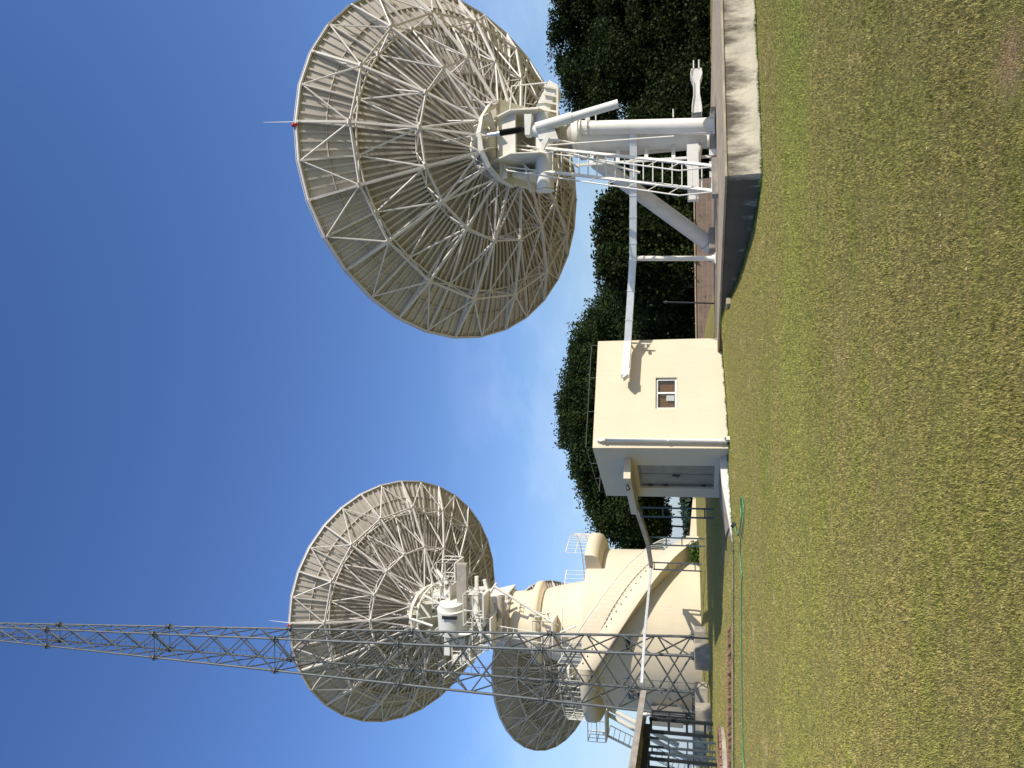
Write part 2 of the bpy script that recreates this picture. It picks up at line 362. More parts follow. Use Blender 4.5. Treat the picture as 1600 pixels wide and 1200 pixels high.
def edge_grass():
    segs = [((4.24, 16.72), (12.5, 18.55), 4200, .0), ((4.24, 16.72), (1.45, 21.7), 2600, .0), ((-1.83, 21.44), (1.2, 23.1), 2600, .02), ((-1.9, 22.0), (-4.1, 20.9), 900, .02), ((-4.1, 20.9), (-12, 21.6), 2500, .1)]
    vs = []
    for (x0, y0), (x1, y1), n, sp in segs:
        t_ = rng.random(n); cl = .5 + .5 * np.sin(t_ * 57) * np.sin(t_ * 23 + 1); dx, dy = x1 - x0, y1 - y0; Ln = math.hypot(dx, dy)
        o_ = np.abs(rng.normal(0, .05 + sp, n)) + .01; x = x0 + dx * t_ + dy / Ln * o_; y = y0 + dy * t_ - dx / Ln * o_ * (1 if x1 > x0 else -1) 
        if x1 < x0: x = x0 + dx * t_ - abs(dy / Ln) * o_; y = y0 + dy * t_ - abs(dx / Ln) * o_
        z = gz(x, y); h = (.02 + .06 * rng.random(n)) * (.4 + .9 * cl); th = rng.random(n) * 6.28; ph = rng.random(n) * 6.28; le = h * .6 * rng.random(n); wd = .005
        V = np.empty((n, 3, 3)); V[:, 0] = np.stack([x - np.cos(th) * wd, y - np.sin(th) * wd, z], -1); V[:, 1] = np.stack([x + np.cos(th) * wd, y + np.sin(th) * wd, z], -1)
        V[:, 2] = np.stack([x + np.cos(ph) * le, y + np.sin(ph) * le, z + h], -1); vs.append(V.reshape(-1, 3))
    V = np.concatenate(vs); me = tri_mesh('edge_grass', V, np.arange(len(V)).reshape(-1, 3), M_leaf4, 3)
    o = bpy.data.objects.new('edge_grass', me); C.objects.link(o); tag(o, 'untrimmed longer green grass along the foot of the plinth and the hut', 'grass', kind='stuff')
edge_grass()
# dry leaves and straw bits lying on the lawn
mb = MB()
for _ in range(150):
    y = 3 + 15 * random.random() ** 1.4; x = y * random.uniform(-.5, .5)
    if y > 16 and x > 1: continue
    s_ = random.uniform(.005, .016); a = random.random() * 6.3; z = float(gz(x, y)) + .018
    dx, dy = math.cos(a) * s_, math.sin(a) * s_; ww = s_ * random.uniform(.15, .4)
    mb.add([(x - dx, y - dy, z), (x + dy * ww / s_, y - dx * ww / s_, z + .006), (x + dx, y + dy, z + .004), (x - dy * ww / s_, y + dx * ww / s_, z)], [(0, 1, 2, 3)])
o = mb.build('leaf_litter', mat('straw', (.55, .44, .24), .9, var=.2)); tag(o, 'scattered dry straw bits and tiny pale leaves on the lawn', 'leaf litter', kind='stuff')

# ------------------------------------------------------------------ concrete plinth under the front antenna
PC = onz(1133, 275, .78); PR = onz(1126, 0, .78); PF = onz(1122, 527, .78)
def plinth_mat():
    M = mat('plinth_concrete', (.60, .53, .40), .9, var=.16, scale=2.2, bump=.5, bscale=14, stain=(.20, .17, .13), stain_amt=.6, streak=True)
    t = M.node_tree; b = t.nodes['Principled BSDF']; src = b.inputs['Base Color'].links[0].from_socket
    g = t.nodes.new('ShaderNodeNewGeometry'); sp = t.nodes.new('ShaderNodeSeparateXYZ'); t.links.new(g.outputs['Position'], sp.inputs[0])
    n = t.nodes.new('ShaderNodeTexNoise'); n.inputs['Scale'].default_value = 1.6; n.inputs['Detail'].default_value = 9; n.inputs['Roughness'].default_value = .7
    mpn = t.nodes.new('ShaderNodeMapping'); mpn.inputs['Scale'].default_value = (1.5, 1.5, .35); t.links.new(g.outputs['Position'], mpn.inputs[0]); t.links.new(mpn.outputs[0], n.inputs['Vector'])
    mr = t.nodes.new('ShaderNodeMapRange'); mr.inputs[1].default_value = .05; mr.inputs[2].default_value = .8; mr.inputs[3].default_value = -.04; mr.inputs[4].default_value = .19
    t.links.new(sp.outputs[2], mr.inputs[0])
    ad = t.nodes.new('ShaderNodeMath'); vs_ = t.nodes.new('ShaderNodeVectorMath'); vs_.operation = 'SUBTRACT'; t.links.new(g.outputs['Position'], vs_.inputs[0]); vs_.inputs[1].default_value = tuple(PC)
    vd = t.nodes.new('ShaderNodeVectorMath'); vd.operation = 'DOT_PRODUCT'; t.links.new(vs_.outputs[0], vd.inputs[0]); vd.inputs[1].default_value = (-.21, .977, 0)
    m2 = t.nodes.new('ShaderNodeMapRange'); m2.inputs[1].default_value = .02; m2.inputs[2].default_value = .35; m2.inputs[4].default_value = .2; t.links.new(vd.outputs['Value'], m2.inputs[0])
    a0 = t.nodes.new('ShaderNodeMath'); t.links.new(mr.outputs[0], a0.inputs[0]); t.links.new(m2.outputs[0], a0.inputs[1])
    t.links.new(a0.outputs[0], ad.inputs[0]); t.links.new(n.outputs[0], ad.inputs[1])
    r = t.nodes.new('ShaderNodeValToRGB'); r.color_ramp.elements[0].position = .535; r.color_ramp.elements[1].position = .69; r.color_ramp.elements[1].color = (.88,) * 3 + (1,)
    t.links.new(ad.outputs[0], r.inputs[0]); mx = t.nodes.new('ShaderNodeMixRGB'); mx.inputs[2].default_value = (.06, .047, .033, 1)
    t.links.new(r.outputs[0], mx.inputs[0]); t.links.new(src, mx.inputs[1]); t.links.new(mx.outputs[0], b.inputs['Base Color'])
    return M
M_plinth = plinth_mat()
dR = (PR - PC).normalized(); dB = (PF - PC).normalized()
p1 = PC + dR * 9; p3 = PC + dB * 9.0; p2 = p1 + dB * 9.0
pl = empty('concrete_plinth', (PC.x, PC.y, 0), 'long weathered concrete plinth with black stains, carrying the nearest white antenna', 'plinth')
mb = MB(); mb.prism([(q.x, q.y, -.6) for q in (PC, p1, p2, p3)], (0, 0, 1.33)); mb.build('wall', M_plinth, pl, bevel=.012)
mb = MB(); e1_ = .05
q = [PC - dR * .03 - dB * .03, p1 - dB * .03, p2, p3 - dR * .03]
mb.prism([(a.x, a.y, .732) for a in q], (0, 0, .05)); mb.build('coping', M_slab, pl, bevel=.008)
# low pale kerb where the lawn meets the plinth's far end and the hut
a = onz(1136, 470, .62); b = onz(1132.5, 530, .56)
mb = MB(); mb.bar((a.x, a.y, .58), (b.x + .1, b.y, .54), .16, .12)
tag(mb.build('kerb', M_slab, bevel=.01), 'low tan kerb between the shaded plinth side and the hut corner', 'kerb')

# block wall at the back of the compound
wx0, wx1, wy = -1.0, 8.4, 33.0
mb = MB(); mb.box(((wx0 + wx1) / 2, wy, .7), (wx1 - wx0, .2, 1.15))
M_bw = M_wallbr.copy(); t = M_bw.node_tree; b = t.nodes['Principled BSDF']; br = t.nodes.new('ShaderNodeTexBrick'); g = t.nodes.new('ShaderNodeTexCoord')
mpn = t.nodes.new('ShaderNodeMapping'); mpn.inputs['Rotation'].default_value = (R_(90), 0, 0)
t.links.new(g.outputs['Object'], mpn.inputs[0]); t.links.new(mpn.outputs[0], br.inputs['Vector']); br.inputs['Scale'].default_value = 1
br.inputs['Brick Width'].default_value = .42; br.inputs['Row Height'].default_value = .2; br.inputs['Mortar Size'].default_value = .012
src = b.inputs['Base Color'].links[0].from_socket; t.links.new(src, br.inputs['Color1']); t.links.new(src, br.inputs['Color2']); br.inputs['Mortar'].default_value = (.27, .20, .16, 1)
t.links.new(br.outputs['Color'], b.inputs['Base Color'])
bw = empty('block_wall', (wx0, wy, .2), 'low brown block wall in the distance behind the plinth, under the trees', 'wall')
mb.build('wall', M_bw, bw)
mb = MB(); mb.box(((wx0 + wx1) / 2, wy, 1.3), (wx1 - wx0, .3, .05)); mb.build('coping', M_slab, bw)

# ------------------------------------------------------------------ dish antenna meshes (unit dish: radius 5.5)
RD = 5.5; FO = 2 * RD * .42; DEP = RD * RD / (4 * FO)
PH0 = R_(90) + 0.0127
def S(r, k, h=0.):
    t_ = PH0 + k * math.pi / 8
    return Vector((r * RD * math.cos(t_), r * RD * math.sin(t_), (r * RD) ** 2 / (4 * FO) - h))
def N1(k): return S(.80, k, .46)
def N2(k): return S(.50, k, .78)
def NH(k): return S(.215, k, 1.1)
DM = {}
def dish_meshes():
    # reflector panels with pressed stiffeners on the back
    for ri, (r0, r1, nd, ribs) in enumerate(((.12, .4575, 4, (.3,)), (.4585, .7445, 8, (.60,)), (.7455, .995, 8, (.87,)))):
        mb = MB(); NR, NT = 6, 8
        k0, k1 = .002, .998
        for lay, hh in ((0, 0.0), (1, .02)):
            vs = [S(r0 + (r1 - r0) * i / NR, k0 + (k1 - k0) * j / NT, hh) for i in range(NR + 1) for j in range(NT + 1)]
            mb.add(vs, [(i * (NT + 1) + j, i * (NT + 1) + j + 1, (i + 1) * (NT + 1) + j + 1, (i + 1) * (NT + 1) + j) for i in range(NR) for j in range(NT)], True)
        for j in range(nd + 1):
            kk = k0 + (k1 - k0) * j / nd
            hgt = (.12, .115, .05)[ri] + (.02 if j in (0, nd) else 0)
            pts = [(r0 + (r1 - r0) * i / 4) for i in range(5)]
            wdt = .012 / RD
            for i in range(4):
                a, b = S(pts[i], kk, .02), S(pts[i + 1], kk, .02)
                tn = Vector((-math.sin(PH0 + kk * math.pi / 8), math.cos(PH0 + kk * math.pi / 8), 0)) * .012
                ad, bd = S(pts[i], kk, .02 + hgt), S(pts[i + 1], kk, .02 + hgt)
                mb.add([a - tn, a + tn, b + tn, b - tn, ad - tn, ad + tn, bd + tn, bd - tn], [(0, 4, 7, 3), (1, 2, 6, 5), (4, 5, 6, 7), (0, 1, 5, 4), (3, 7, 6, 2)])
                # return lip of the Z section
                mb.add([ad + tn, bd + tn, bd + tn * 4, ad + tn * 4], [(0, 1, 2, 3)])
        for rr in ribs + (r0 + .01, r1 - .01):
            for j in range(nd):
                a, b = S(rr, k0 + (k1 - k0) * j / nd, .05), S(rr, k0 + (k1 - k0) * (j + 1) / nd, .05)
                mb.bar(a, b, .022, .055)
        me = mb.mesh('reflector_panel'); me.materials.append(M_panel); DM['panel%d' % ri] = me
    # one radial truss (k = 0)
    mb = MB(); k = 0
    top = [S(r, k, .13) for r in (.13, .3, .455, .60, .745, .87, .995)]
    for a, b in zip(top, top[1:]): mb.bar(a, b, .045, .07)
    mb.bar(S(1.0, k, .10), N1(k), .066); mb.bar(N1(k), N2(k), .066); mb.bar(N2(k), NH(k), .066)
    for a, b in ((N1(k), S(.745, k, .13)), (N1(k), S(.87, k, .13)), (N1(k), S(.60, k, .13)), (N2(k), S(.60, k, .13)), (N2(k), S(.455, k, .13)), (N2(k), S(.3, k, .13)), (NH(k), S(.3, k, .13)), (NH(k), S(.13, k, .13))):
        mb.tube(a, b, .022, n=6)
    for p in (N1(k), N2(k), NH(k)): mb.box(p, (.14, .14, .08), Matrix.Rotation(PH0, 3, 'Z'))
    me = mb.mesh('radial_truss'); me.materials.append(M_truss); DM['radial'] = me
    # intermediate rib between two radial trusses
    mb = MB(); k = .5
    top = [S(r, k, .11) for r in (.745, .87, .995)]
    for a, b in zip(top, top[1:]): mb.bar(a, b, .05, .07)
    mb.bar(S(.455, k, .11), S(.745, k, .11), .045, .06)
    me = mb.mesh('secondary_rib'); me.materials.append(M_truss); DM['second'] = me
    # ring trusses
    mb = MB()
    for k in range(16):
        mb.bar(N1(k), N1(k + 1), .055); 
        for a, b in ((k, k + .5), (k + .5, k + 1)): mb.bar(S(.745, a, .13), S(.745, b, .13), .045)
        mb.tube(N1(k), S(.745, k + .5, .13), .020, n=6); mb.tube(N1(k + 1), S(.745, k + .5, .13), .020, n=6)
        mb.tube(N1(k), S(.995, k + .5, .10), .026, n=6); mb.tube(N1(k + 1), S(.995, k + .5, .10), .026, n=6)
        mb.box(S(.745, k + .5, .14), (.14, .14, .08))
    me = mb.mesh('outer_ring_truss'); me.materials.append(M_truss); DM['ring1'] = me
    mb = MB()
    for k in range(16):
        mb.bar(N2(k), N2(k + 1), .052)
        for a, b in ((k, k + .5), (k + .5, k + 1)): mb.bar(S(.455, a, .13), S(.455, b, .13), .042)
        mb.tube(N2(k), S(.455, k + .5, .13), .020, n=6); mb.tube(N2(k + 1), S(.455, k + .5, .13), .020, n=6)
        mb.tube(N2(k), S(.745, k + .5, .13), .028, n=6); mb.tube(N2(k + 1), S(.745, k + .5, .13), .028, n=6)
        if k % 2 == 0: mb.tube(N2(k), NH(k + 1), .03, n=6); mb.tube(N2(k), NH(k - 1), .03, n=6)
    me = mb.mesh('middle_ring_truss'); me.materials.append(M_truss); DM['ring2'] = me
    mb = MB()
    for k in range(16):
        mb.bar(NH(k), NH(k + 1), .09, .12); mb.bar(S(.14, k, .2), S(.14, k + 1, .2), .05, .08)
        mb.tube(NH(k), S(.14, k + 1, .2), .024, n=6)
    me = mb.mesh('hub_ring'); me.materials.append(M_hub); DM['hubring'] = me
    # rim: polygon tube of 32 sides
    mb = MB(); pts = [S(1.0, k / 2, .07) for k in range(32)]
    for a, b in zip(pts, pts[1:] + pts[:1]): mb.bar(a, b, .05, .10)
    pts = [S(1.004, k / 2, -.005) for k in range(32)]
    for a, b in zip(pts, pts[1:] + pts[:1]): mb.bar(a, b, .03, .03)
    me = mb.mesh('rim'); me.materials.append(M_truss); DM['rim'] = me
    # hub drum with stiffened skirt
    mb = MB()
    mb.lathe([(.05, -.15), (.62, -.15), (.62, -.75), (.80, -.82), (.80, -1.0), (.62, -1.06), (.05, -1.06)], n=32)
    for k in range(16):
        a = 2 * math.pi * k / 16; ca, sa = math.cos(a), math.sin(a); tn = Vector((-sa, ca, 0)) * .015
        P = [Vector((ca * r, sa * r, z)) for r, z in ((.62, -.15), (1.12, -.62), (1.12, -1.1), (.62, -.9))]
        mb.prism([p - tn for p in P], tn * 2)
    me = mb.mesh('hub'); me.materials.append(M_hub); DM['hub'] = me
    # polygonal arch band that carries the hub on the mount side
    mb = MB()
    for k in range(9, 16):
        a0, a1 = R_(-112.5 + 22.5 * k) - R_(90), R_(-112.5 + 22.5 * (k + 1)) - R_(90)
        for z0, z1, r_ in ((-1.12, -1.28, 1.28),):
            A = [Vector((math.cos(t_) * r_, math.sin(t_) * r_, z)) for t_, z in ((a0, z0), (a1, z0), (a1, z1), (a0, z1))]
            mb.prism(A, Vector((math.cos((a0 + a1) / 2), math.sin((a0 + a1) / 2), 0)) * .03)
        if k % 2 == 0:
            A = [Vector((math.cos(a0) * r_, math.sin(a0) * r_, z)) for r_, z in ((1.3, -1.12), (.55, -1.0), (.55, -1.12), (1.3, -1.5))]
            mb.prism(A, Vector((-math.sin(a0), math.cos(a0), 0)) * .02)
    me = mb.mesh('hub_skirt'); me.materials.append(M_hub); DM['skirt'] = me
    # subreflector with its four struts (in front of the bowl)
    mb = MB()
    ap = Vector((0, 0, FO * .93)); mb.lathe([(.02, FO * .93), (.35, FO * .93 + .05), (.62, FO * .93 + .16), (.55, FO * .93 + .24), (.02, FO * .93 + .24)], n=28)
    for k in (2, 6, 10, 14): q_ = S(.62, k, -.01); mb.tube(q_, ap + Vector((q_.x, q_.y, 0)).normalized() * .5 + Vector((0, 0, .16)), .035, n=6)
    mb.lathe([(.02, .1), (.28, .1), (.18, 1.5), (.02, 1.5)], n=20)
    me = mb.mesh('subreflector'); me.materials.append(M_panel); DM['sub'] = me
    mb = MB(); p = S(1.0, 0, .05); mb.tube(p, p + Vector((-.06, .62, .78)) * .95, .018, .006, n=6)
    me = mb.mesh('lightning_rod'); me.materials.append(M_truss); DM['rod'] = me
    mb = MB(); mb.lathe([(.0, 0), (.045, 0), (.05, .07), (.03, .11), (0, .12)], c=p + Vector((.10, .06, -.03)), n=12)
    mb.box(p + Vector((.10, .03, -.06)), (.06, .06, .06))
    me = mb.mesh('warning_lamp'); me.materials.append(M_red); DM['lamp'] = me
dish_meshes()
def inst(name, me, parent, mat4):
    o = bpy.data.objects.new(name, me); C.objects.link(o); o.parent = parent; o.matrix_basis = mat4; return o
def dish_matrix(c, az, el, scale, base):
    az, el = R_(az), R_(el)
    n = Vector((math.sin(az) * math.cos(el), math.cos(az) * math.cos(el), math.sin(el)))
    e1 = Vector((-math.sin(az) * math.sin(el), -math.cos(az) * math.sin(el), math.cos(el)))
    ex = e1.cross(n); M4 = Matrix.Identity(4)
    for i, ax in enumerate((ex, e1, n)):
        for j in range(3): M4[j][i] = ax[j] * scale
    o = Vector(c) - n * DEP * scale - Vector(base)
    for j in range(3): M4[j][3] = o[j]
    return M4
def add_dish(root, M4):
    base = root.location.copy()
    rim = inst('reflector', DM['rim'], root, M4)
    for k in range(16):
        rot = Matrix.Rotation(k * math.pi / 8, 4, 'Z')
        for ri in range(3): inst('reflector_panel', DM['panel%d' % ri], rim, rot)
        t_ = inst('radial_truss', DM['radial'], root, M4 @ rot); inst('secondary_rib', DM['second'], root, M4 @ rot)
    inst('outer_ring_truss', DM['ring1'], root, M4); inst('middle_ring_truss', DM['ring2'], root, M4)
    hb = inst('hub', DM['hub'], root, M4); inst('hub_ring', DM['hubring'], hb, Matrix.Identity(4)); inst('hub_skirt', DM['skirt'], hb, Matrix.Identity(4))
    inst('subreflector', DM['sub'], root, M4)
    inst('lightning_rod', DM['rod'], root, M4); inst('warning_lamp', DM['lamp'], root, M4)

# ------------------------------------------------------------------ front antenna
base1 = Vector((6.55, 21.6, .78))
an = empty('dish_antenna', base1, 'largest dish antenna, nearest at the right, on white tripod pedestal with steep ladder', 'antenna', 'white dish antennas seen from behind')
M1 = dish_matrix((7.0, 23.73, 8.84), -2.57, 54.5, 1.0, base1)
add_dish(an, M1)
def L1(x, y, z): return (M1 @ Vector((x, y, z))) + base1      # dish frame -> world
# column and legs
_atd = atd
def atd(x, y, d): return _atd(x, y, d + .75)      # the pedestal stands this much further back
mb = MB()
cB = atd(1105, 212, 21.7); cT = atd(905, 213, 21.7)
mb.tube(cB, cT, .34, .45, n=32); mb.tube(cT, cT + Vector((0, 0, .16)), .5, n=32)
mb.build('pedestal_column', M_white, an)
mb = MB()
a = atd(1116, 196, 21.0); b = atd(905, 200, 21.25); mb.tube(a, b, .21, .19, n=24)
for f_ in (.985, .93): q_ = a.lerp(b, f_); mb.tube(q_, q_ + Vector((0, 0, .035)), .25, n=24)
q_ = a.lerp(b, .93)
for i in range(12): mb.tube(q_ + Vector((.225 * math.cos(i * .5236), .225 * math.sin(i * .5236), -.03)), q_ + Vector((.225 * math.cos(i * .5236), .225 * math.sin(i * .5236), .07)), .014, n=6)
for i in range(8): mb.tube((a.x + .24 * (-1) ** i, a.y - .2 + .1 * (i // 2), a.z), (a.x + .24 * (-1) ** i, a.y - .2 + .1 * (i // 2), a.z + .1), .016, n=6)
for i in range(4): ca, sa = math.cos(i * 1.571 + .78), math.sin(i * 1.571 + .78); mb.prism([(a.x + ca * .19, a.y + sa * .19, a.z), (a.x + ca * .32, a.y + sa * .32, a.z), (a.x + ca * .19, a.y + sa * .19, a.z + .3)], (-sa * .015, ca * .015, 0))
mb.box((a.x, a.y, a.z + .02), (.6, .5, .05)); mb.build('pedestal_leg', M_white, an)
mb = MB()
a = Vector((7.3, 24.2, .84)); b = Vector((6.75, 22.6, 4.6)); mb.tube(a, b, .2, .18, n=20); mb.box((a.x, a.y, .84), (.6, .5, .05)); mb.build('pedestal_leg', M_white, an)
mb = MB()
a = atd(1104, 378, 23.2); b = atd(930, 252, 21.8); mb.tube(a, b, .23, .21, n=24)
mb.tube(a - Vector((-.0, 0, .02)), a - (b - a).normalized() * .18, .28, .30, n=20); mb.build('pedestal_leg', M_white, an)
mb = MB(); a.z = 0; mb.box((a.x - .1, a.y, .87), (.9, .9, .18)); mb.build('footing', M_conc, an, bevel=.02)
mb = MB(); mb.box((6.8, 22.4, .85), (1.35, 1.5, .14)); mb.build('footing', M_conc, an, bevel=.02)
# thin side pipe and conduit of the column
mb = MB(); a = atd(1112, 207, 20.95); b = atd(995, 205, 21.1); mb.tube(a, b, .06, .055, n=12); mb.build('conduit', M_white, an)
# ladder frame behind: upright with rungs to the column
mb = MB()
ua, ub = atd(1117, 244, 21.3), atd(900, 258, 21.3); mb.bar(ua, ub, .07)
for x in (925, 967, 1012, 1054, 1092):
    p = ua.lerp(ub, (1117 - x) / 217); q_ = Vector((6.72, 22.3, p.z)); mb.bar(p, q_, .07, .10)
mb.build('side_frame', M_white, an)
# bearing stack at the top of the column
T = cT + Vector((0, 0, .12))
mb = MB(); mb.lathe([(.0, 0), (.46, 0), (.46, .08), (.38, .1), (.38, .34), (.46, .36), (.46, .5), (.36, .52), (.36, .7), (.0, .7)], c=T, n=32); mb.build('azimuth_bearing', M_bronze, an)
# yoke box above the bearing, with ribs
mb = MB()
yk = Vector((6.85, 22.45, cT.z + 1.25))
mb.box(yk + Vector((.0, 0, -.25)), (1.5, .9, .5)); mb.box(yk + Vector((.75, -.1, .1)), (.12, 1.0, 1.1)); mb.box(yk + Vector((-.75, -.1, .1)), (.12, 1.0, 1.1))
mb.box(yk + Vector((0, .35, .3)), (1.4, .1, .9))
mb.build('yoke', M_hub, an, bevel=.02)
# slanted work platform on the right with its ribs
mb = MB()
pa = [atd(872, 133, 21.2), atd(858, 125, 21.2), atd(838, 165, 21.2), atd(836, 205, 21.2), atd(850, 206, 21.2), atd(860, 168, 21.2)]
mb.prism(pa, (0, .9, .05)); mb.build('platform_box', M_white, an)
mb = MB()
for i in range(6):
    y_ = 135 + i * 12; mb.bar(atd(850 + 0 * i, y_, 21.15), atd(871, y_ + 4, 21.15), .05, .05)
mb.bar(atd(871, 134, 21.14), atd(871, 200, 21.14), .06); mb.build('platform_rib', M_hub, an)
def rail(mb, pts, h, r=.022, mid=True, every=1):
    for a, b in zip(pts, pts[1:]):
        up_ = Vector((0, 0, h)); mb.tube(Vector(a) + up_, Vector(b) + up_, r, n=6)
        if mid: mb.tube(Vector(a) + up_ * .5, Vector(b) + up_ * .5, r * .8, n=6)
    for p in pts: mb.tube(p, Vector(p) + Vector((0, 0, h)), r, n=6)
mb = MB()
q0, q1, q2 = atd(845, 130, 20.9), atd(842, 168, 20.9), atd(842, 196, 20.9); q3 = atd(845, 130, 22.0); q3.z = q0.z
rail(mb, [q3, q0, q1, q2], .85); mb.build('platform_railing', M_white, an)
# counterweight / axle cylinder
mb = MB()
a, b = atd(846, 180, 20.9), atd(856, 296, 20.9); b.z = a.z = (a.z + b.z) / 2
mb.tube(a, b, .25, n=32); mb.tube(b - Vector((.02, 0, 0)), b - Vector((.34, 0, 0)) + Vector((.3, 0, 0)), .26, n=32)
mb.build('elevation_axle', M_white, an)
# broad hub back plates
mb = MB()
for sx in (-1, 1):
    P = [L1(sx * .62, y, z) for y, z in ((.7, -1.1), (.75, -1.9), (.2, -2.5), (-.7, -2.4), (-1.15, -1.7), (-1.1, -1.1))]
    nx = (M1.to_3x3() @ Vector((1, 0, 0))) * .05; mb.prism(P, nx)
P = [L1(x, -.75, z) for x, z in ((-.62, -1.1), (.62, -1.1), (.62, -2.3), (-.62, -2.3))]; mb.prism(P, (M1.to_3x3() @ Vector((0, 1, 0))) * .05)
P = [L1(x, .5, z) for x, z in ((-.62, -1.1), (.62, -1.1), (.62, -1.9), (-.62, -1.9))]; mb.prism(P, (M1.to_3x3() @ Vector((0, 1, 0))) * .05)
P = [L1(x, y, -1.15) for x, y in ((-1.2, .5), (1.2, .5), (1.25, -.9), (-1.25, -.9))]; mb.prism(P, (M1.to_3x3() @ Vector((0, 0, 1))) * -.05)
mb.build('hub_bracket', M_hub, an, bevel=.01)
# triangular bracket and jack screw with bellows
mb = MB()
P = [atd(750, 195, 20.9), atd(762, 205, 20.85), atd(762, 214, 20.85), atd(749, 226, 20.9)]; mb.prism(P, (0, .5, .1)); mb.build('jack_bracket', M_white, an)
mb = MB(); j0, j1 = atd(762, 211, 19.95), atd(781, 208, 19.9); mb.tube(j0, j1, .05, n=12); mb.build('jack_rod', M_duct, an)
mb = MB(); j2 = atd(818, 202, 19.8); nb = 16
prev = j1
for i in range(nb * 2):
    p = j1.lerp(j2, (i + 1) / (nb * 2)); r0, r1 = (.05, .095) if i % 2 == 0 else (.095, .05); mb.tube(prev, p, r0, r1, n=16, cap=False); prev = p
mb.build('bellows', M_rubber, an)
mb = MB(); a, b = atd(819, 192, 19.75), atd(831, 192, 19.75)
mb.prism([atd(819, 178, 19.7), atd(831, 178, 19.7), atd(828, 211, 19.7), atd(820, 211, 19.7)], (0, .25, 0))
mb.tube(atd(832, 203, 19.9), atd(846, 207, 19.9), .16, n=20); mb.build('jack_gearbox', M_white, an, bevel=.01)
mb = MB(); a, b = atd(838, 200, 19.7), atd(966, 162, 19.6); mb.tube(a, a.lerp(b, .45), .145, .14, n=20); mb.tube(a.lerp(b, .3), b, .115, n=20)
mb.build('jack_tube', M_white, an)
mb = MB(); mb.prism([atd(841, 205, 19.65), atd(841, 217, 19.65), atd(872, 217, 19.65), atd(866, 200, 19.65)], (0, .3, 0)); mb.prism([atd(845, 222, 19.6), atd(850, 232, 19.6), atd(858, 214, 19.6), atd(855, 210, 19.6)], (0, .1, 0))
mb.build('jack_housing', M_white, an)
# tie rods of the head
mb = MB()
for (x0, y0, x1, y1) in ((858, 216, 905, 226), (862, 228, 900, 244), (878, 236, 1000, 270), (880, 246, 905, 262), (830, 300, 818, 250)):
    mb.tube(atd(x0, y0, 21.0), atd(x1, y1, 21.2), .035, n=8)
mb.build('tie_rod', M_white, an)
# bolt lugs
mb = MB()
for x, y in ((918, 188), (931, 188), (1052, 183)): p = atd(x, y, 21.1); mb.tube(p, p + Vector((.22, 0, 0)), .02, n=6)
p = atd(918, 186, 21.1); mb.tube(p + Vector((0, -.02, 0)), p + Vector((0, .02, 0)), .07, n=14); mb.build('lifting_lug', M_white, an)
# bracket arms at the foot of the column (right and left)
def arm(x0, x1, y0, y1, d, fork):
    mb = MB(); a = atd((x0 + x1) / 2, y0, d); b = atd((x0 + x1) / 2, y1, d); zc = (a.z + b.z) / 2; hw = abs(atd(x0, y0, d).z - atd(x1, y0, d).z) / 2
    w_ = b.x - a.x
    prof = [(0, 1), (.15, .95), (.4, .62), (.7, .62), (.88, 1.15), (1, .95)]
    P = [Vector((a.x + w_ * s_, d, zc + hw * h_)) for s_, h_ in prof] + [Vector((a.x + w_ * s_, d, zc - hw * h_)) for s_, h_ in prof[::-1]]
    mb.prism(P, (0, .03, 0)); mb.prism([p + Vector((0, .32, 0)) for p in P], (0, .03, 0))
    for sg in (1, -1):
        Q = [Vector((a.x + w_ * s_, d - .04, zc + sg * hw * h_)) for s_, h_ in prof]
        for p_, q_ in zip(Q, Q[1:]): mb.prism([p_, q_, q_ + Vector((0, .43, 0)), p_ + Vector((0, .43, 0))], (0, 0, -.02 * sg))
    if fork:
        for sg in (.5, -.5): mb.box((b.x + .1, d + .15, zc + sg * hw), (.26, .3, .03))
    return mb
arm(1080, 1096, 190, 124, 20.9, True).build('bracket_arm', M_white, an)
mb = MB(); a, b = atd(1082, 240, 21.4), atd(1082, 323, 21.4); mb.box(((a.x + b.x) / 2, 21.4, a.z), (abs(a.x - b.x), .3, .30)); mb.tube(a + Vector((-.1, -.2, .0)), a + Vector((-.1, -.5, 0)), .16, n=20)
mb.build('bracket_arm', M_white, an)
mb = MB(); mb.tube(atd(1090, 230, 21.1), atd(1083, 258, 21.0), .13, .2, n=20); mb.tube(atd(1083, 258, 21.0), atd(1082, 262, 21.0), .2, .2, n=20); mb.build('motor', M_white, an)
# ladder
mb = MB()
s0, s1 = (atd(1122, 260, 19.9), atd(845, 231, 20.7)); t0, t1 = (atd(1122, 299, 19.9), atd(845, 267, 20.7))
mb.bar(s0, s1, .045, .09); mb.bar(t0, t1, .045, .09); mb.build('ladder_stringer', M_white, an)
mb = MB(); nr = 19
for i in range(nr): mb.tube(s0.lerp(s1, (i + .6) / nr), t0.lerp(t1, (i + .6) / nr), .018, n=6)
mb.build('ladder_rung', M_white, an)
off = Vector((-.30, -.32, .02))
for (a, b) in ((s0, s1), (t0, t1)):
    mb = MB(); A, B = a.lerp(b, .2) + off, b + off * .45 + (b - a).normalized() * 1.0
    mb.tube(A, B, .02, n=8); mb.tube(a.lerp(b, .0), A, .02, n=8)
    for i in range(8):
        f_ = .2 + i * .115; mb.tube(a.lerp(b, f_), a.lerp(b, f_ + .06) + off * (1.1 - .6 * f_), .014, n=6)
    c_ = b + (b - a).normalized() * 1.15; mb.tube(b, c_, .022, n=8); mb.tube(c_, B, .02, n=6)
    for i in (0, 1): q_ = b.lerp(c_, .3 + .6 * i); mb.tube(q_, q_ + Vector((.30, .3, .30)), .018, n=6)
    mb.build('handrail', M_white, an)
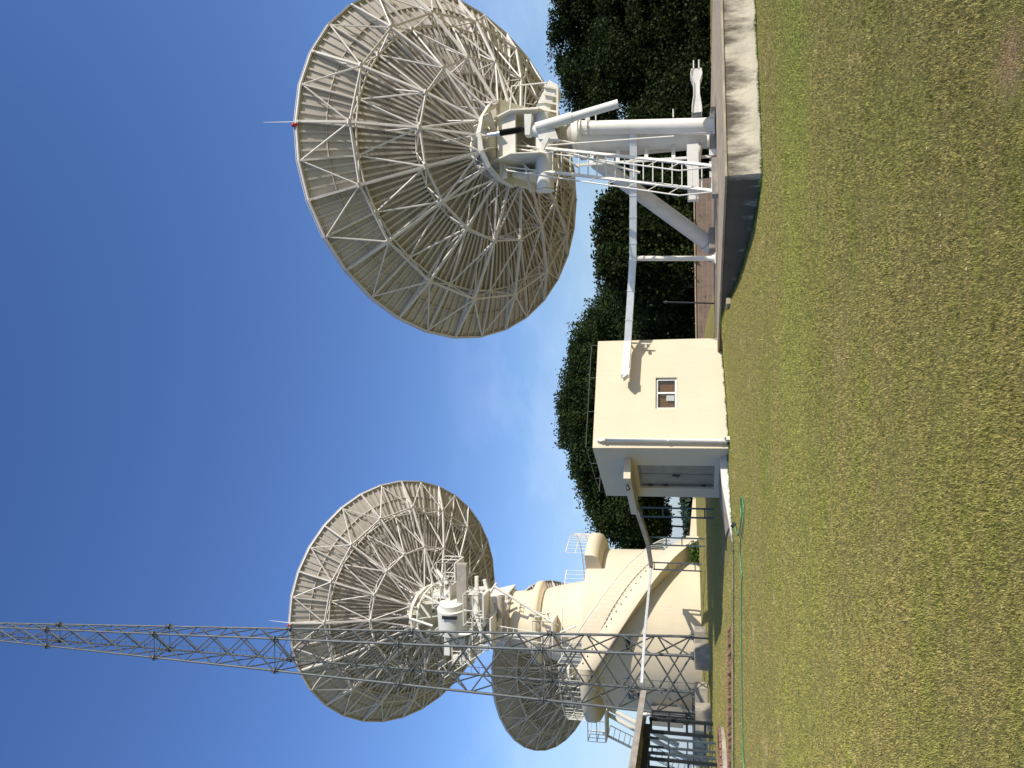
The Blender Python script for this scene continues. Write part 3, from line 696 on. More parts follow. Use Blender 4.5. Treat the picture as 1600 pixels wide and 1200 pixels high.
mb = MB(); mb.tube(atd(845, 228, 20.7), atd(1053, 213, 20.8), .024, n=8); mb.build('stay_rod', M_white, an)
mb = MB(); mb.box(((s0.x + t0.x) / 2 + .05, 20.75, .86), (.95, .5, .16)); mb.build('footing', M_conc, an, bevel=.015)
for i in range(4): mb = MB(); mb.box((6.2 - .3 * i, 21.6 + .1 * (i % 2), .86), (.16, .14, .22)); mb.build('anchor_block', M_white, an)

atd = _atd
# duct (cable trunk) from the antenna to the hut
zt = None
hA = Vector((-1.82, 21.5, .45)); dAB = Vector((math.sin(R_(61.3)), math.cos(R_(61.3)), 0)); dAC = Vector((-dAB.y, dAB.x, 0))
nF = -dAC; LAB, LAC = 3.5, 3.8; HZ = 4.25
def face(x, y, off=0.): return on_plane(x, y, hA + nF * off, nF)        # on the sunlit wall
def side(x, y, off=0.): return on_plane(x, y, hA - dAB * off, dAB)      # on the shaded wall
du = empty('cable_duct', (3.2, 21.4, .78), 'white square sheet metal duct bridging from antenna pedestal to hut wall on one post', 'duct')
e0 = face(977, 587, .4); e1 = face(981, 534, .4); e2 = atd(989, 404, 22.75); e3 = atd(990, 206, 22.0)
zz = (e1.z + e2.z + e3.z) / 3
mb = MB()
pts = [e0, e1, e2, e3]
for p in pts[1:]: pass
for a, b in zip(pts, pts[1:]): mb.bar(a, b, .19, .2)
for s_ in (.12, .33, .5, .7, .9):
    a = e1.lerp(e3, s_) if False else (e2.lerp(e3, s_)); mb.bar(a, a + (e3 - e2).normalized() * .03, .21, .22)
for s_ in (.25, .6, .95): a = e1.lerp(e2, s_); mb.bar(a, a + (e2 - e1).normalized() * .03, .21, .22)
mb.build('duct_run', M_duct, du)
mb = MB(); d_ = (e0 - e1).normalized(); mb.bar(e1 + d_ * .95, e0 + d_ * .02, .23, .24); mb.bar(e0 + d_ * .02, e0 + d_ * .05 + Vector((0, 0, -.03)), .24, .2)
mb.build('end_box', M_duct, du)
mb = MB(); pb = atd(1118.5, 404, 22.75); mb.tube(pb, e2 - Vector((0, 0, .1)), .075, n=16); mb.bar((pb.x - .15, pb.y, pb.z + .02), (pb.x + .15, pb.y, pb.z + .02), .3, .03)
mb.tube(atd(1112, 404, 22.75), atd(1118, 404, 22.75), .1, .12, n=12); mb.build('post', M_white, du)
mb = MB(); a = face(984, 536, .2); b = face(1017, 537.5, .2); mb.tube(a, b, .025, n=8); mb.bar(face(984, 536, .02), face(984, 536, .4), .04); mb.box(face(1009, 541, .2), (.1, .08, .06)); mb.build('wall_bracket', M_hub, du)

# ------------------------------------------------------------------ hut
hut = empty('equipment_hut', hA, 'small cream rendered hut with one window and a steel door', 'hut')
def W(s_, t_, z): p = hA + dAB * s_ + dAC * t_; return Vector((p.x, p.y, z))
def wallpiece(mb, o, d, nrm, Lg, z0, z1, hole, dep):
    s0_, s1_, a0, a1 = hole; P = lambda s_, z, k=0.: Vector((o.x, o.y, 0)) + d * s_ + nrm * (-k) + Vector((0, 0, z))
    ss = [0, s0_, s1_, Lg]; zs = [z0, a0, a1, z1]
    for i in range(3):
        for j in range(3):
            if i == 1 and j == 1: continue
            if zs[j + 1] - zs[j] < 1e-4: continue
            mb.add([P(ss[i], zs[j]), P(ss[i + 1], zs[j]), P(ss[i + 1], zs[j + 1]), P(ss[i], zs[j + 1])], [(0, 1, 2, 3)])
    for (u0, v0, u1, v1) in ((s0_, a0, s1_, a0), (s1_, a0, s1_, a1), (s1_, a1, s0_, a1), (s0_, a1, s0_, a0)):
        mb.add([P(u0, v0), P(u1, v1), P(u1, v1, dep), P(u0, v0, dep)], [(0, 1, 2, 3)])
def sz_face(x, y):
    p = face(x, y); return (p - hA).dot(dAB), p.z
def sz_side(x, y):
    p = side(x, y); return (p - hA).dot(dAC), p.z
w0, w1 = sz_face(1058, 638), sz_face(1024.5, 590)
d0, d1 = sz_side(1117, 728), sz_side(1001, 762)
WS = (w0[0], w1[0], w0[1], w1[1]); DS = (d0[0], d1[0], d0[1], d1[1])
mb = MB()
wallpiece(mb, hA, dAB, nF, LAB, 0.1, HZ, WS, .14)
wallpiece(mb, hA, dAC, -dAB, LAC, 0.1, HZ, DS, .12)
B_c = W(LAB, 0, 0); D_c = W(LAB, LAC, 0); C_c = W(0, LAC, 0)
for a, b in ((B_c, D_c), (D_c, C_c)):
    mb.add([(a.x, a.y, .1), (b.x, b.y, .1), (b.x, b.y, HZ), (a.x, a.y, HZ)], [(0, 1, 2, 3)])
c4 = [W(0, 0, HZ), W(LAB, 0, HZ), W(LAB, LAC, HZ), W(0, LAC, HZ)]; i4 = [W(.15, .15, HZ), W(LAB - .15, .15, HZ), W(LAB - .15, LAC - .15, HZ), W(.15, LAC - .15, HZ)]
for k in range(4): mb.add([c4[k], c4[(k + 1) % 4], i4[(k + 1) % 4], i4[k]], [(0, 1, 2, 3)])
low = [p - Vector((0, 0, .12)) for p in i4]
for k in range(4): mb.add([i4[k], i4[(k + 1) % 4], low[(k + 1) % 4], low[k]], [(0, 1, 2, 3)])
mb.add(low, [(0, 1, 2, 3)])
mb.build('wall', M_cream, hut, recalc=False)
# base skirt line
mb = MB(); mb.bar(W(-.0, -.004, .5), W(LAB, -.004, .44), .02, .07); mb.build('footing', M_slab, hut)
# window
wn = MB()
def WF(s_, z, k): return hA * 1 + dAB * s_ - nF * k + Vector((0, 0, z - hA.z))
def fr(mb, s0_, s1_, a0, a1, k, th, dp):
    for (p, q_) in (((s0_, a0), (s1_, a0)), ((s0_, a1), (s1_, a1))): mb.bar(WF(p[0], p[1], k), WF(q_[0], q_[1], k), dp, th)
    for (p, q_) in (((s0_, a0 + th / 2), (s0_, a1 - th / 2)), ((s1_, a0 + th / 2), (s1_, a1 - th / 2))): mb.bar(WF(p[0], p[1], k), WF(q_[0], q_[1], k), th, dp, upv=nF)
fr(wn, WS[0] + .03, WS[1] - .03, WS[2] + .03, WS[3] - .03, .10, .06, .06)
ms = (WS[0] + WS[1]) / 2 + .03; wn.bar(WF(ms, WS[2] + .06, .09), WF(ms, WS[3] - .06, .09), .05, .05, upv=nF)
win = wn.build('window', M_duct, hut)
mb = MB(); mb.add([WF(WS[0] + .05, WS[2] + .05, .11), WF(WS[1] - .05, WS[2] + .05, .11), WF(WS[1] - .05, WS[3] - .05, .11), WF(WS[0] + .05, WS[3] - .05, .11)], [(0, 1, 2, 3)]); mb.build('pane', M_glass, win)
mb = MB(); n_ = 40
for i in range(n_):
    a0, a1 = WS[0] + (WS[1] - WS[0]) * i / n_, WS[0] + (WS[1] - WS[0]) * (i + 1) / n_; kk = lambda i: .19 + .015 * math.sin(i * 1.9)
    mb.add([WF(a0, WS[2], kk(i)), WF(a1, WS[2], kk(i + 1)), WF(a1, WS[3], kk(i + 1)), WF(a0, WS[3], kk(i))], [(0, 1, 2, 3)], True)
mb.build('curtain', M_curtain, win)
ps = WS[0] + (WS[1] - WS[0]) * .30; mb = MB(); mb.add([WF(ps - .0, WS[2] + .08, .118), WF(ps + .19, WS[2] + .08, .118), WF(ps + .17, WS[2] + .30, .118), WF(ps, WS[2] + .31, .118)], [(0, 1, 2, 3)]); mb.build('paper_notice', M_paper, win)
mb = MB(); mb.bar(WF(WS[0] - .0, WS[2] - .0, .06), WF(WS[1], WS[2], .06), .14, .02); mb.build('sill', M_cream, win)
# door (two rows of pressed panels, hinges, lever)
def SD(t_, z, k): return hA + dAC * t_ + dAB * k + Vector((0, 0, z - hA.z))
mb = MB(); t0_, t1_, z0_, z1_ = DS
mb.prism([SD(t0_, z0_, .10), SD(t1_, z0_, .10), SD(t1_, z1_, .10), SD(t0_, z1_, .10)], dAB * .05)
dr = mb.build('door', M_door, hut)
mb = MB()
mb.bar(SD(t0_ + .03, z0_, .08), SD(t0_ + .03, z1_, .08), .06, .05, upv=dAB); mb.bar(SD(t1_ - .03, z0_, .08), SD(t1_ - .03, z1_, .08), .06, .05, upv=dAB); mb.bar(SD(t0_ + .06, z1_ - .03, .08), SD(t1_ - .06, z1_ - .03, .08), .05, .06)
mb.build('door_frame', M_grey, dr)
tm = (t0_ + t1_) / 2; mb = MB(); mb.bar(SD(tm, z0_ + .02, .095), SD(tm, z1_ - .07, .095), .02, .014, upv=dAB)
for za, zb in ((.12, .42), (.48, .9)):
    for ta, tb in ((t0_ + .14, tm - .08), (tm + .08, t1_ - .14)):
        pass
mb.bar(SD(t0_ + .35, z1_ - .42, .096), SD(tm - .1, z1_ - .42, .096), .012, .012); mb.bar(SD(t0_ + .35, z1_ - .74, .096), SD(tm - .1, z1_ - .74, .096), .012, .012)
mb.build('door_seam', M_grey, dr)
mb = MB(); zc = (z0_ + z1_) / 2; mb.bar(SD(tm + .06, zc - .02, .06), SD(tm + .2, zc - .02, .06), .03, .03); mb.box(SD(tm + .07, zc, .08), (.05, .05, .22)); mb.build('handle', M_black, dr)
for t_ in (t0_ + .07, t1_ - .07):
    for z_ in (.3, 1.4, 1.85):
        mb = MB(); mb.box(SD(t_, z0_ + z_ * (z1_ - z0_) / 2.15, .07), (.05, .05, .14)); mb.build('hinge', M_black, dr)
# canopy
c0, c1 = sz_side(978, 720), sz_side(987, 789)
mb = MB(); zc0, zc1 = sz_side(984, 720)[1], sz_side(973, 720)[1]
ta = sz_side(978, 716)[0]
P = [SD(ta, zc0, -.0), SD(LAC, zc0, -.0), SD(LAC, zc1, -.0), SD(ta, zc1, -.0)]
mb.prism([SD(ta, zc0 - .05, 0), SD(LAC - .02, zc0 - .05, 0), SD(LAC - .02, zc1 - .05, 0), SD(ta, zc1 - .05, 0)], dAB * -.62); cn = mb.build('canopy', M_cream, hut, bevel=.01)
mb = MB(); p = SD(ta + .45, zc1 - .12, -.66); mb.tube(p, p - dAB * .12 - Vector((0, 0, .05)), .04, .06, n=12); mb.build('lamp', M_black, hut)
# downpipe
mb = MB(); a = face(938, 687, .11); b = face(1136, 689, .11); mb.path([face(936, 690, 0.0), face(935, 687, .06), a + Vector((0, 0, -.02)), a + Vector((0, 0, -.2)), b], .055, n=12)
mb.bar(b, b + nF * .2 + Vector((0, 0, -.03)), .11, .11)
for x in (946, 1046, 1128): p = face(x, 687 + (x - 938) * .01, .11); mb.tube(p, p + Vector((0, 0, .06)), .068, n=12)
mb.build('downpipe', M_white, hut)
mb = MB(); p = face(1135, 687, .16); mb.tube(p, p + nF * .09, .05, n=12); mb.build('outlet', M_black, hut)
# roof railing
mb = MB(); hr = .2
def rl(p0, p1, n):
    mb.tube(p0 + Vector((0, 0, hr)), p1 + Vector((0, 0, hr)), .009, n=6)
    for i in range(n + 1): p = p0.lerp(p1, i / n); mb.tube(p, p + Vector((0, 0, hr)), .009, n=6)
rl(W(.05, .07, HZ), W(LAB - .1, .07, HZ), 3); rl(W(.05, .07, HZ), W(.05, LAC - .2, HZ), 3); rl(W(.05, LAC - .2, HZ), W(LAB - .1, LAC - .2, HZ), 2)
mb.build('roof_railing', M_galv, hut)
# small lit crack stains skipped; ramp to the door
rm = empty('concrete_ramp', W(-1, 1, .4), 'concrete ramp sloping down from the hut door to the lawn, its side half in shade', 'ramp')
mb = MB(); ln = 2.3; tA, tB = .72, 2.6
z_ = [.80, .47]
def RP(s_, t_, z): p = hA + dAB * s_ + dAC * t_; return Vector((p.x, p.y, z))
mb.prism([RP(0, tA, .2), RP(0, tA, .78), RP(-.7, tA, .75), RP(-ln, tA, .53), RP(-ln, tA, .2)], dAC * (tB - tA)); mb.build('ramp_slab', M_slab, rm)
mb = MB(); mb.prism([RP(-.0, tA - .12, .2), RP(-.0, tA - .12, .80), RP(-.75, tA - .12, .765), RP(-ln - .1, tA - .12, .545), RP(-ln - .1, tA - .12, .2)], dAC * .115); mb.build('ramp_kerb', M_pale, rm)

# ------------------------------------------------------------------ concrete tower carrying the second antenna
TY = 41.3; tb = atd(1093, 985, TY); TX = tb.x; TZ = 1.22
tw = empty('concrete_tower', (TX, TY, TZ), 'cream round concrete tower with a spiral stair winding round it', 'tower')
def zpx(x, d=TY): return atd(x, 965, d).z
zf0, zf1 = zpx(852), zpx(838); ztop = zpx(797, 40.2)
zg = 6.55   # gallery floor
TC = Vector((TX, TY, 0))
mb = MB()
mb.lathe([(3.92, TZ - .4), (4.0, TZ + .3), (4.06, 3.2), (4.02, 5.4), (3.95, zg + .3), (3.9, zg + .38), (2.32, zg + .38), (2.22, zg + 1.0), (2.0, zf0 - .9), (1.78, zf0 - .15), (1.72, zf0), (2.12, zf0 + .08), (2.16, zf0 + .18), (2.16, zf1 - .12), (2.08, zf1 - .02), (1.72, zf1 + .12), (1.60, zf1 + .5), (1.55, ztop), (0, ztop)], c=(TX, TY, 0), n=128)
mb.build('tower_wall', M_tank, tw)
# spiral stair: steps, outer string, soffit
RI, RO = 4.0, 4.85
def zb(th):  # underside height at angle (degrees, 0 = right, -90 = front)
    return max(TZ - .2, min(zg - .25, 6.2 - (th + 98) * .0535))
def ringpt(th, r, z): return Vector((TX + r * math.cos(R_(th)), TY + r * math.sin(R_(th)), z))
mb = MB()
ths = [6 - 2.0 * i for i in range(int(104 / 2) + 1)]
for a, b in zip(ths, ths[1:]):
    za, zb_ = zb(a), zb(b); H = .62
    q_ = [ringpt(a, RO, za), ringpt(b, RO, zb_), ringpt(b, RO, zb_ + H + .25), ringpt(a, RO, za + H + .25)]
    qi = [ringpt(a, RO - .14, za), ringpt(b, RO - .14, zb_), ringpt(b, RO - .14, zb_ + H + .25), ringpt(a, RO - .14, za + H + .25)]
    mb.add(q_ + qi, [(0, 1, 2, 3), (4, 7, 6, 5), (3, 2, 6, 7)], True)
    ii = [ringpt(a, RI - .1, za), ringpt(b, RI - .1, zb_)]
    mb.add([q_[0], q_[1], ii[1], ii[0]], [(0, 1, 2, 3)], True)
e_ = ths[0]; za = zb(e_); mb.add([ringpt(e_, RI - .1, za), ringpt(e_, RO, za), ringpt(e_, RO, za + .87), ringpt(e_, RI - .1, za + .87)], [(0, 1, 2, 3)])
# treads
for i in range(34):
    th = 4 - i * 3.0; zt_ = zb(th - 1.5) + .58
    if zt_ > zg + .3: break
    P = [ringpt(th, RI - .1, zt_ - .2), ringpt(th, RO - .14, zt_ - .2), ringpt(th - 3.2, RO - .14, zt_ - .2), ringpt(th - 3.2, RI - .1, zt_ - .2)]
    mb.prism(P, (0, 0, .2))
st = mb.build('spiral_stair', M_tank, tw, recalc=True)
# gallery slab from the head of the stair round the back
mb = MB(); gs = [-98 - 3.0 * i for i in range(int((390 - 98) / 3) + 1)]
for a, b in zip(gs, gs[1:]):
    Z0, Z1 = zg - .30, zg + .38
    prof = [(RI - .1, Z0 - .15), (RO - .35, Z0 - .05), (RO - .08, Z0 + .1), (RO, Z0 + .3), (RO, Z1), (RI - .1, Z1)]
    A = [ringpt(a, r, z) for r, z in prof]; B = [ringpt(b, r, z) for r, z in prof]; n_ = len(prof)
    mb.add(A + B, [(i, i + 1, n_ + i + 1, n_ + i) for i in range(n_ - 1)], True)
for e_ in (gs[0], gs[-1]): mb.add([ringpt(e_, r, z) for r, z in prof], [tuple(range(n_))])
mb.build('gallery', M_tank, tw)
# railings
def railing(name, pts, h=1.0, dens=1, bal=.012, topr=.028, low=False):
    mb = MB(); mb.path([p + Vector((0, 0, h)) for p in pts], topr, n=8)
    for p in pts[::dens]: mb.tube(p, p + Vector((0, 0, h)), bal, n=6)
    if low: mb.path([p + Vector((0, 0, h * .5)) for p in pts], topr * .7, n=6)
    return mb.build(name, M_white, tw)
railing('stair_railing', [ringpt(t_, RO - .07, zb(t_) + .87) for t_ in np.arange(2, -98, -2.5)], 1.02)
railing('gallery_railing', [ringpt(t_, RO - .07, zg + .38) for t_ in np.arange(-98, -390, -4.0)], 1.0, low=True)
railing('gallery_railing', [ringpt(t_, 3.85, zg + .38) for t_ in np.arange(-30, -98.1, -4.0)], 1.0, low=False)
# parapet block of the landing at the foot (right) of the stair
# windows and vents
def tower_window(x0, x1, y0, y1, bars):
    pc = atd((x0 + x1) / 2, (y0 + y1) / 2, TY - 3.9); dx = (pc - TC); th = math.atan2(dx.y, dx.x)
    # march the pixel ray on to the wall
    r = ray((x0 + x1) / 2, (y0 + y1) / 2); lo = 30.0
    for i in range(4000):
        p = Vector((0, 0, CH)) + r * (lo / r.y)
        if math.hypot(p.x - TX, p.y - TY) < 4.07: break
        lo += .005
    th = math.atan2(p.y - TY, p.x - TX); hz = abs(x1 - x0) / 1202 * lo / 2; hw = abs(y1 - y0) / 1202 * lo / 2 / max(.25, abs(math.sin(th + .3)))
    out = Vector((math.cos(th), math.sin(th), 0)); tn = Vector((-out.y, out.x, 0))
    mb = MB(); c = Vector((TX, TY, p.z)) + out * 4.03
    mb.prism([c + tn * a * hw + Vector((0, 0, b * hz)) for a, b in ((-1, -1), (1, -1), (1, 1), (-1, 1))], out * .06)
    wo = mb.build('window', M_black, tw)
    mb = MB(); c2 = c + out * .07
    for a, b in (((-1, -1), (1, -1)), ((1, -1), (1, 1)), ((1, 1), (-1, 1)), ((-1, 1), (-1, -1))): mb.bar(c2 + tn * a[0] * hw + Vector((0, 0, a[1] * hz)), c2 + tn * b[0] * hw + Vector((0, 0, b[1] * hz)), .05)
    for i in range(bars): 
        f_ = -1 + 2 * (i + 1) / (bars + 1); mb.bar(c2 + tn * -hw + Vector((0, 0, f_ * hz)), c2 + tn * hw + Vector((0, 0, f_ * hz)), .04)
    mb.build('window_frame', M_tank if not bars else M_grey, wo)
tower_window(977, 986, 996, 1015, 0); tower_window(982, 992, 1078, 1094, 3); tower_window(996, 1008, 1078, 1093, 2)
# stair drain notches
mb = MB()
for i in range(14):
    t_ = -40 - i * 4.2; p = ringpt(t_, RO + .003, zb(t_) + .70); d = Vector((-math.sin(R_(t_)), math.cos(R_(t_)), 0))
    mb.prism([p, p + d * .07, p + d * .07 + Vector((0, 0, .04)), p + Vector((0, 0, .06))], Vector((math.cos(R_(t_)), math.sin(R_(t_)), 0)) * .01)
mb.build('drain_hole', M_black, tw)
# painted number on the neck
cu = bpy.data.curves.new('num', 'FONT'); cu.body = '225'; cu.size = .42; cu.extrude = .01
tmp = bpy.data.objects.new('num', cu); C.objects.link(tmp); dg = bpy.context.evaluated_depsgraph_get(); me = bpy.data.meshes.new_from_object(tmp.evaluated_get(dg)); bpy.data.objects.remove(tmp)
zn = zpx(818, 39.8); thn = R_(-48); vs = []
for v in me.vertices:
    a = thn + (v.co.x - .35) / 1.6; rr = 1.645 + v.co.z; vs.append((rr * math.cos(a), rr * math.sin(a), zn - TZ + v.co.y))
for v, c_ in zip(me.vertices, vs): v.co = c_
me.materials.clear(); me.materials.append(mat('faded_number', (.33, .27, .18), .9, var=.2)); me.name = 'painted_number'
no = bpy.data.objects.new('painted_number', me); C.objects.link(no); no.parent = tw
# low wall of the stair foot / forecourt
a, b = atd(1085, 790, 62), atd(1079, 868, 46)
mb = MB(); A_p = Vector((a.x, a.y, 0)); B_p = Vector((b.x, b.y, 0))
mb.prism([(a.x + 2, a.y + 4, .9), (b.x, b.y, .9), (b.x, b.y, 1.83), (a.x, a.y, 1.5), (a.x + 2, a.y + 4, 1.32)], (0, .25, 0))
tag(mb.build('retaining_wall', M_tank), 'low cream sloping wall beyond the foot of the spiral stair', 'wall')

# ------------------------------------------------------------------ second antenna (on the tower)
b2 = Vector((TX, TY, ztop)); an2 = empty('dish_antenna', b2, 'dish antenna standing on top of the cream round tower, behind the lattice mast', 'antenna', 'white dish antennas seen from behind')
M2 = dish_matrix((-12.7, 43.1, 18.53), .3, 53.1, 7 / 5.5, b2); add_dish(an2, M2)
def L2(x, y, z): return (M2 @ Vector((x, y, z))) + b2
mb = MB(); mb.lathe([(0, ztop), (1.62, ztop), (1.62, ztop + .35), (1.45, ztop + .4), (1.45, ztop + 1.25), (0, ztop + 1.25)], c=(TX, TY, 0), n=48); mb.build('azimuth_bearing', M_panel, an2)
mb = MB(); zc = ztop + 1.25
mb.box((TX + .1, TY - .1, zc + .5), (2.6, 2.2, .6)); mb.prism([(TX + 1.75, TY - .9, ztop + .1), (TX + 1.0, TY - .9, zc + 1.6), (TX + .4, TY - .9, zc + 1.5), (TX + 1.2, TY - .9, ztop + .2)], (0, 1.8, 0))
mb.build('turntable', M_white, an2, bevel=.03)
# yoke arms carrying the hub
hub = L2(0, 0, -1.3)
for sx in (-1, 1):
    mb = MB(); x_ = TX + .35 + sx * 1.05
    mb.prism([(x_, TY - 1.0, zc + .6), (x_, TY + 1.0, zc + .6), (x_, hub.y + .1, hub.z + .2), (x_, hub.y - .9, hub.z - .1)], (.14, 0, 0)); mb.build('yoke_arm', M_white, an2, bevel=.02)
mb = MB()
for sx in (-1, 1):
    P = [L2(sx * .62, y, z) for y, z in ((.7, -1.1), (.75, -1.6), (.2, -2.0), (-.7, -2.0), (-1.15, -1.7), (-1.1, -1.1))]; mb.prism(P, (M2.to_3x3() @ Vector((1, 0, 0))) * .05)
P = [L2(x, -.75, z) for x, z in ((-.62, -1.1), (.62, -1.1), (.62, -1.9), (-.62, -1.9))]; mb.prism(P, (M2.to_3x3() @ Vector((0, 1, 0))) * .05)
mb.build('hub_bracket', M_hub, an2, bevel=.01)
# elevation wheel housing (big drum) and counter parts
mb = MB(); a = atd(706, 949, 38.9)
mb.tube(a, a + Vector((-1.3, .25, 0)), .78, n=40); mb.tube(a + Vector((.28, -.05, 0)), a, .62, n=40); mb.build('drive_drum', M_white, an2)
mb = MB(); c_ = a + Vector((-.32, -.74, -.1)); mb.box(c_, (.16, .1, .8)); mb.build('drum_slot', M_black, an2)
# big hoop and struts
mb = MB(); pts = []
for i in range(13):
    t_ = R_(-100 + 200 * i / 12); pts.append(L2(1.35 * math.sin(t_), 1.35 * math.cos(t_) * .9 - .1, -1.45))
mb.path(pts, .05, n=8)
for i in (0, 3, 6, 9, 12): mb.tube(pts[i], L2(0, -.2, -1.9), .04, n=6)
mb.build('hoop', M_white, an2)
mb = MB()
for (x0, y0, x1, y1, dd) in ((662, 930, 706, 953, 39.5), (642, 943, 660, 968, 39.8), (656, 943, 672, 965, 39.8), (640, 966, 676, 978, 39.6), (727, 913, 762, 931, 39.2), (762, 931, 776, 911, 39.2), (776, 911, 772, 918, 39.6), (772, 916, 872, 978, 38.9)):
    mb.tube(atd(x0, y0, dd), atd(x1, y1, dd), .07, n=10)
mb.build('strut', M_white, an2)
# side box column (weathered) and caged platforms
mb = MB(); a, b = atd(722, 880, 39.0), atd(724, 948, 39.0); mb.box(((a.x + b.x) / 2, 39.0, a.z), (abs(b.x - a.x), .35, .55)); 
mb.box((TX + .5, TY - 1.6, zc + .1), (.5, .3, 1.3)); mb.tube(atd(783, 931, 39.2), atd(783, 964, 39.2), .2, n=16); mb.build('drive_box', M_bronze, an2, bevel=.02)
def cage(pts, h, name='platform_railing', floor=True):
    mb = MB()
    for zz_ in (h, h * .5):
        for a, b in zip(pts, pts[1:]): mb.tube(a + Vector((0, 0, zz_)), b + Vector((0, 0, zz_)), .03, n=6)
    for a, b in zip(pts, pts[1:]):
        k_ = max(1, int((b - a).length / .55))
        for i in range(k_ + 1): p = a.lerp(b, i / k_); mb.tube(p, p + Vector((0, 0, h)), .024, n=6)
    mb.build(name, M_white, an2)
def plat(cx, cy, w_, dd, d, h=1.0, gap=None):
    c_ = atd(cx, cy, d); P = [c_ + Vector((x, y, 0)) for x, y in ((-w_ / 2, dd / 2), (-w_ / 2, -dd / 2), (w_ / 2, -dd / 2), (w_ / 2, dd / 2))]
    mb = MB(); mb.box(c_ - Vector((0, 0, .05)), (w_, dd, .08)); mb.build('platform', M_white, an2); cage(P, h)
    return c_
pA = plat(716, 888, .9, 1.6, 39.6, .95); pB = plat(758, 950, 1.6, 1.2, 38.6, 1.0); pC = plat(770, 985, 1.6, 1.4, 38.6, .9); pD = plat(738, 1012, 1.4, 1.4, 39.5, .9)
pE = plat(865, 988, 1.5, 1.5, 38.9, .95); pF = plat(706, 930, 1.2, 1.2, 39.6, .9)
def ladder(root, a, b, w_, rung=.3, r=.025, m_=None, name='ladder'):
    a, b = Vector(a), Vector(b); d = (b - a).normalized(); sd_ = d.cross(Vector((0, 1, 0))).normalized() * w_ / 2; mb = MB()
    mb.tube(a - sd_, b - sd_, r, n=6); mb.tube(a + sd_, b + sd_, r, n=6); n_ = int((b - a).length / rung)
    for i in range(n_ + 1): p = a.lerp(b, i / n_); mb.tube(p - sd_, p + sd_, r * .75, n=6)
    return mb.build(name, m_ or M_white, root)
ladder(an2, atd(762, 1004, 38.6), atd(690, 1052, 38.9), .55); ladder(an2, atd(866, 1000, 38.6), atd(775, 985, 38.6), .5)
mb = MB(); mb.tube(atd(902, 993, 38.6), atd(712, 991, 38.6), .1, n=12); mb.tube(atd(900, 978, 38.5), atd(866, 992, 38.5), .05, n=8); mb.build('pipe', M_white, an2)
mb = MB()
for i in range(9):
    x_, y_ = 700 + 12 * (i % 5), 1000 + 14 * (i // 3); p = atd(x_, y_, 39.4); mb.box(p, (.35 + .1 * (i % 3), .4, .3)); 
    mb.tube(p, p + Vector((.9, 0, -.5)), .03, n=6)
mb.build('equipment_box', M_white, an2)
mb = MB()
for (x0, y0, x1, y1) in ((690, 905, 690, 935), (682, 890, 700, 912), (745, 900, 745, 960), (757, 905, 771, 962), (735, 958, 780, 975), (781, 960, 781, 990), (735, 930, 752, 985)):
    mb = MB(); mb.bar(atd(x0, y0, 39.3), atd(x1, y1, 39.1), .22, .18); mb.build('gear_beam', M_white, an2, bevel=.02)

# ------------------------------------------------------------------ third antenna, further back on the left
D3 = 52.0
c3 = atd(856, 1036, D3); b3 = Vector((atd(1085, 1068, 50).x, D3 - 1.8, 1.3))
an3 = empty('dish_antenna', b3, 'smallest looking dish antenna, far left, partly hidden behind the tower and the lattice mast', 'antenna', 'white dish antennas seen from behind')
M3 = dish_matrix(c3, -14, 60, 1.0, b3); add_dish(an3, M3)
h3 = (M3 @ Vector((0, 0, -1.4))) + b3
mb = MB(); mb.tube((b3.x, b3.y, 1.2), (b3.x, b3.y, h3.z - 1), .55, .5, n=24); mb.tube((b3.x, b3.y, h3.z - 1), h3, .7, .8, n=24); mb.build('pedestal_column', M_white, an3)
for (x0, y0, x1, y1, dd) in ((940, 1060, 1085, 1130, 50), (948, 1115, 1085, 1192, 48.5), (950, 1106, 1060, 1165, 48.6), (1000, 1120, 1087, 1085, 48.6)):
    mb = MB(); mb.tube(atd(x1, y1, dd), atd(x0, y0, dd), .16, .14, n=14); mb.build('pedestal_leg', M_white, an3)
# caged platform and its stair
c_ = atd(947, 1128, 48.0)
mb = MB(); mb.box(c_ - Vector((0, 0, .05)), (1.9, 1.5, .1)); mb.box(c_ + Vector((1.6, .4, -.05)), (1.6, .8, .1)); mb.build('platform', M_white, an3)
mb = MB(); P = [c_ + Vector((x, y, 0)) for x, y in ((.95, -.75), (-.95, -.75), (-.95, .75), (.95, .75), (.95, -.75))]
for zz_ in (.5, 1.05):
    for a, b in zip(P, P[1:]): mb.tube(a + Vector((0, 0, zz_)), b + Vector((0, 0, zz_)), .03, n=6)
for a, b in zip(P, P[1:]):
    for i in range(3): p = a.lerp(b, i / 3); mb.tube(p, p + Vector((0, 0, 1.05)), .025, n=6)
mb.build('platform_railing', M_white, an3)
ladder(an3, atd(1078, 1205, 46), atd(952, 1142, 48), .7, .35, .03); ladder(an3, atd(1068, 1208, 46), atd(942, 1146, 48), .1, 1.2, .03, name='handrail')

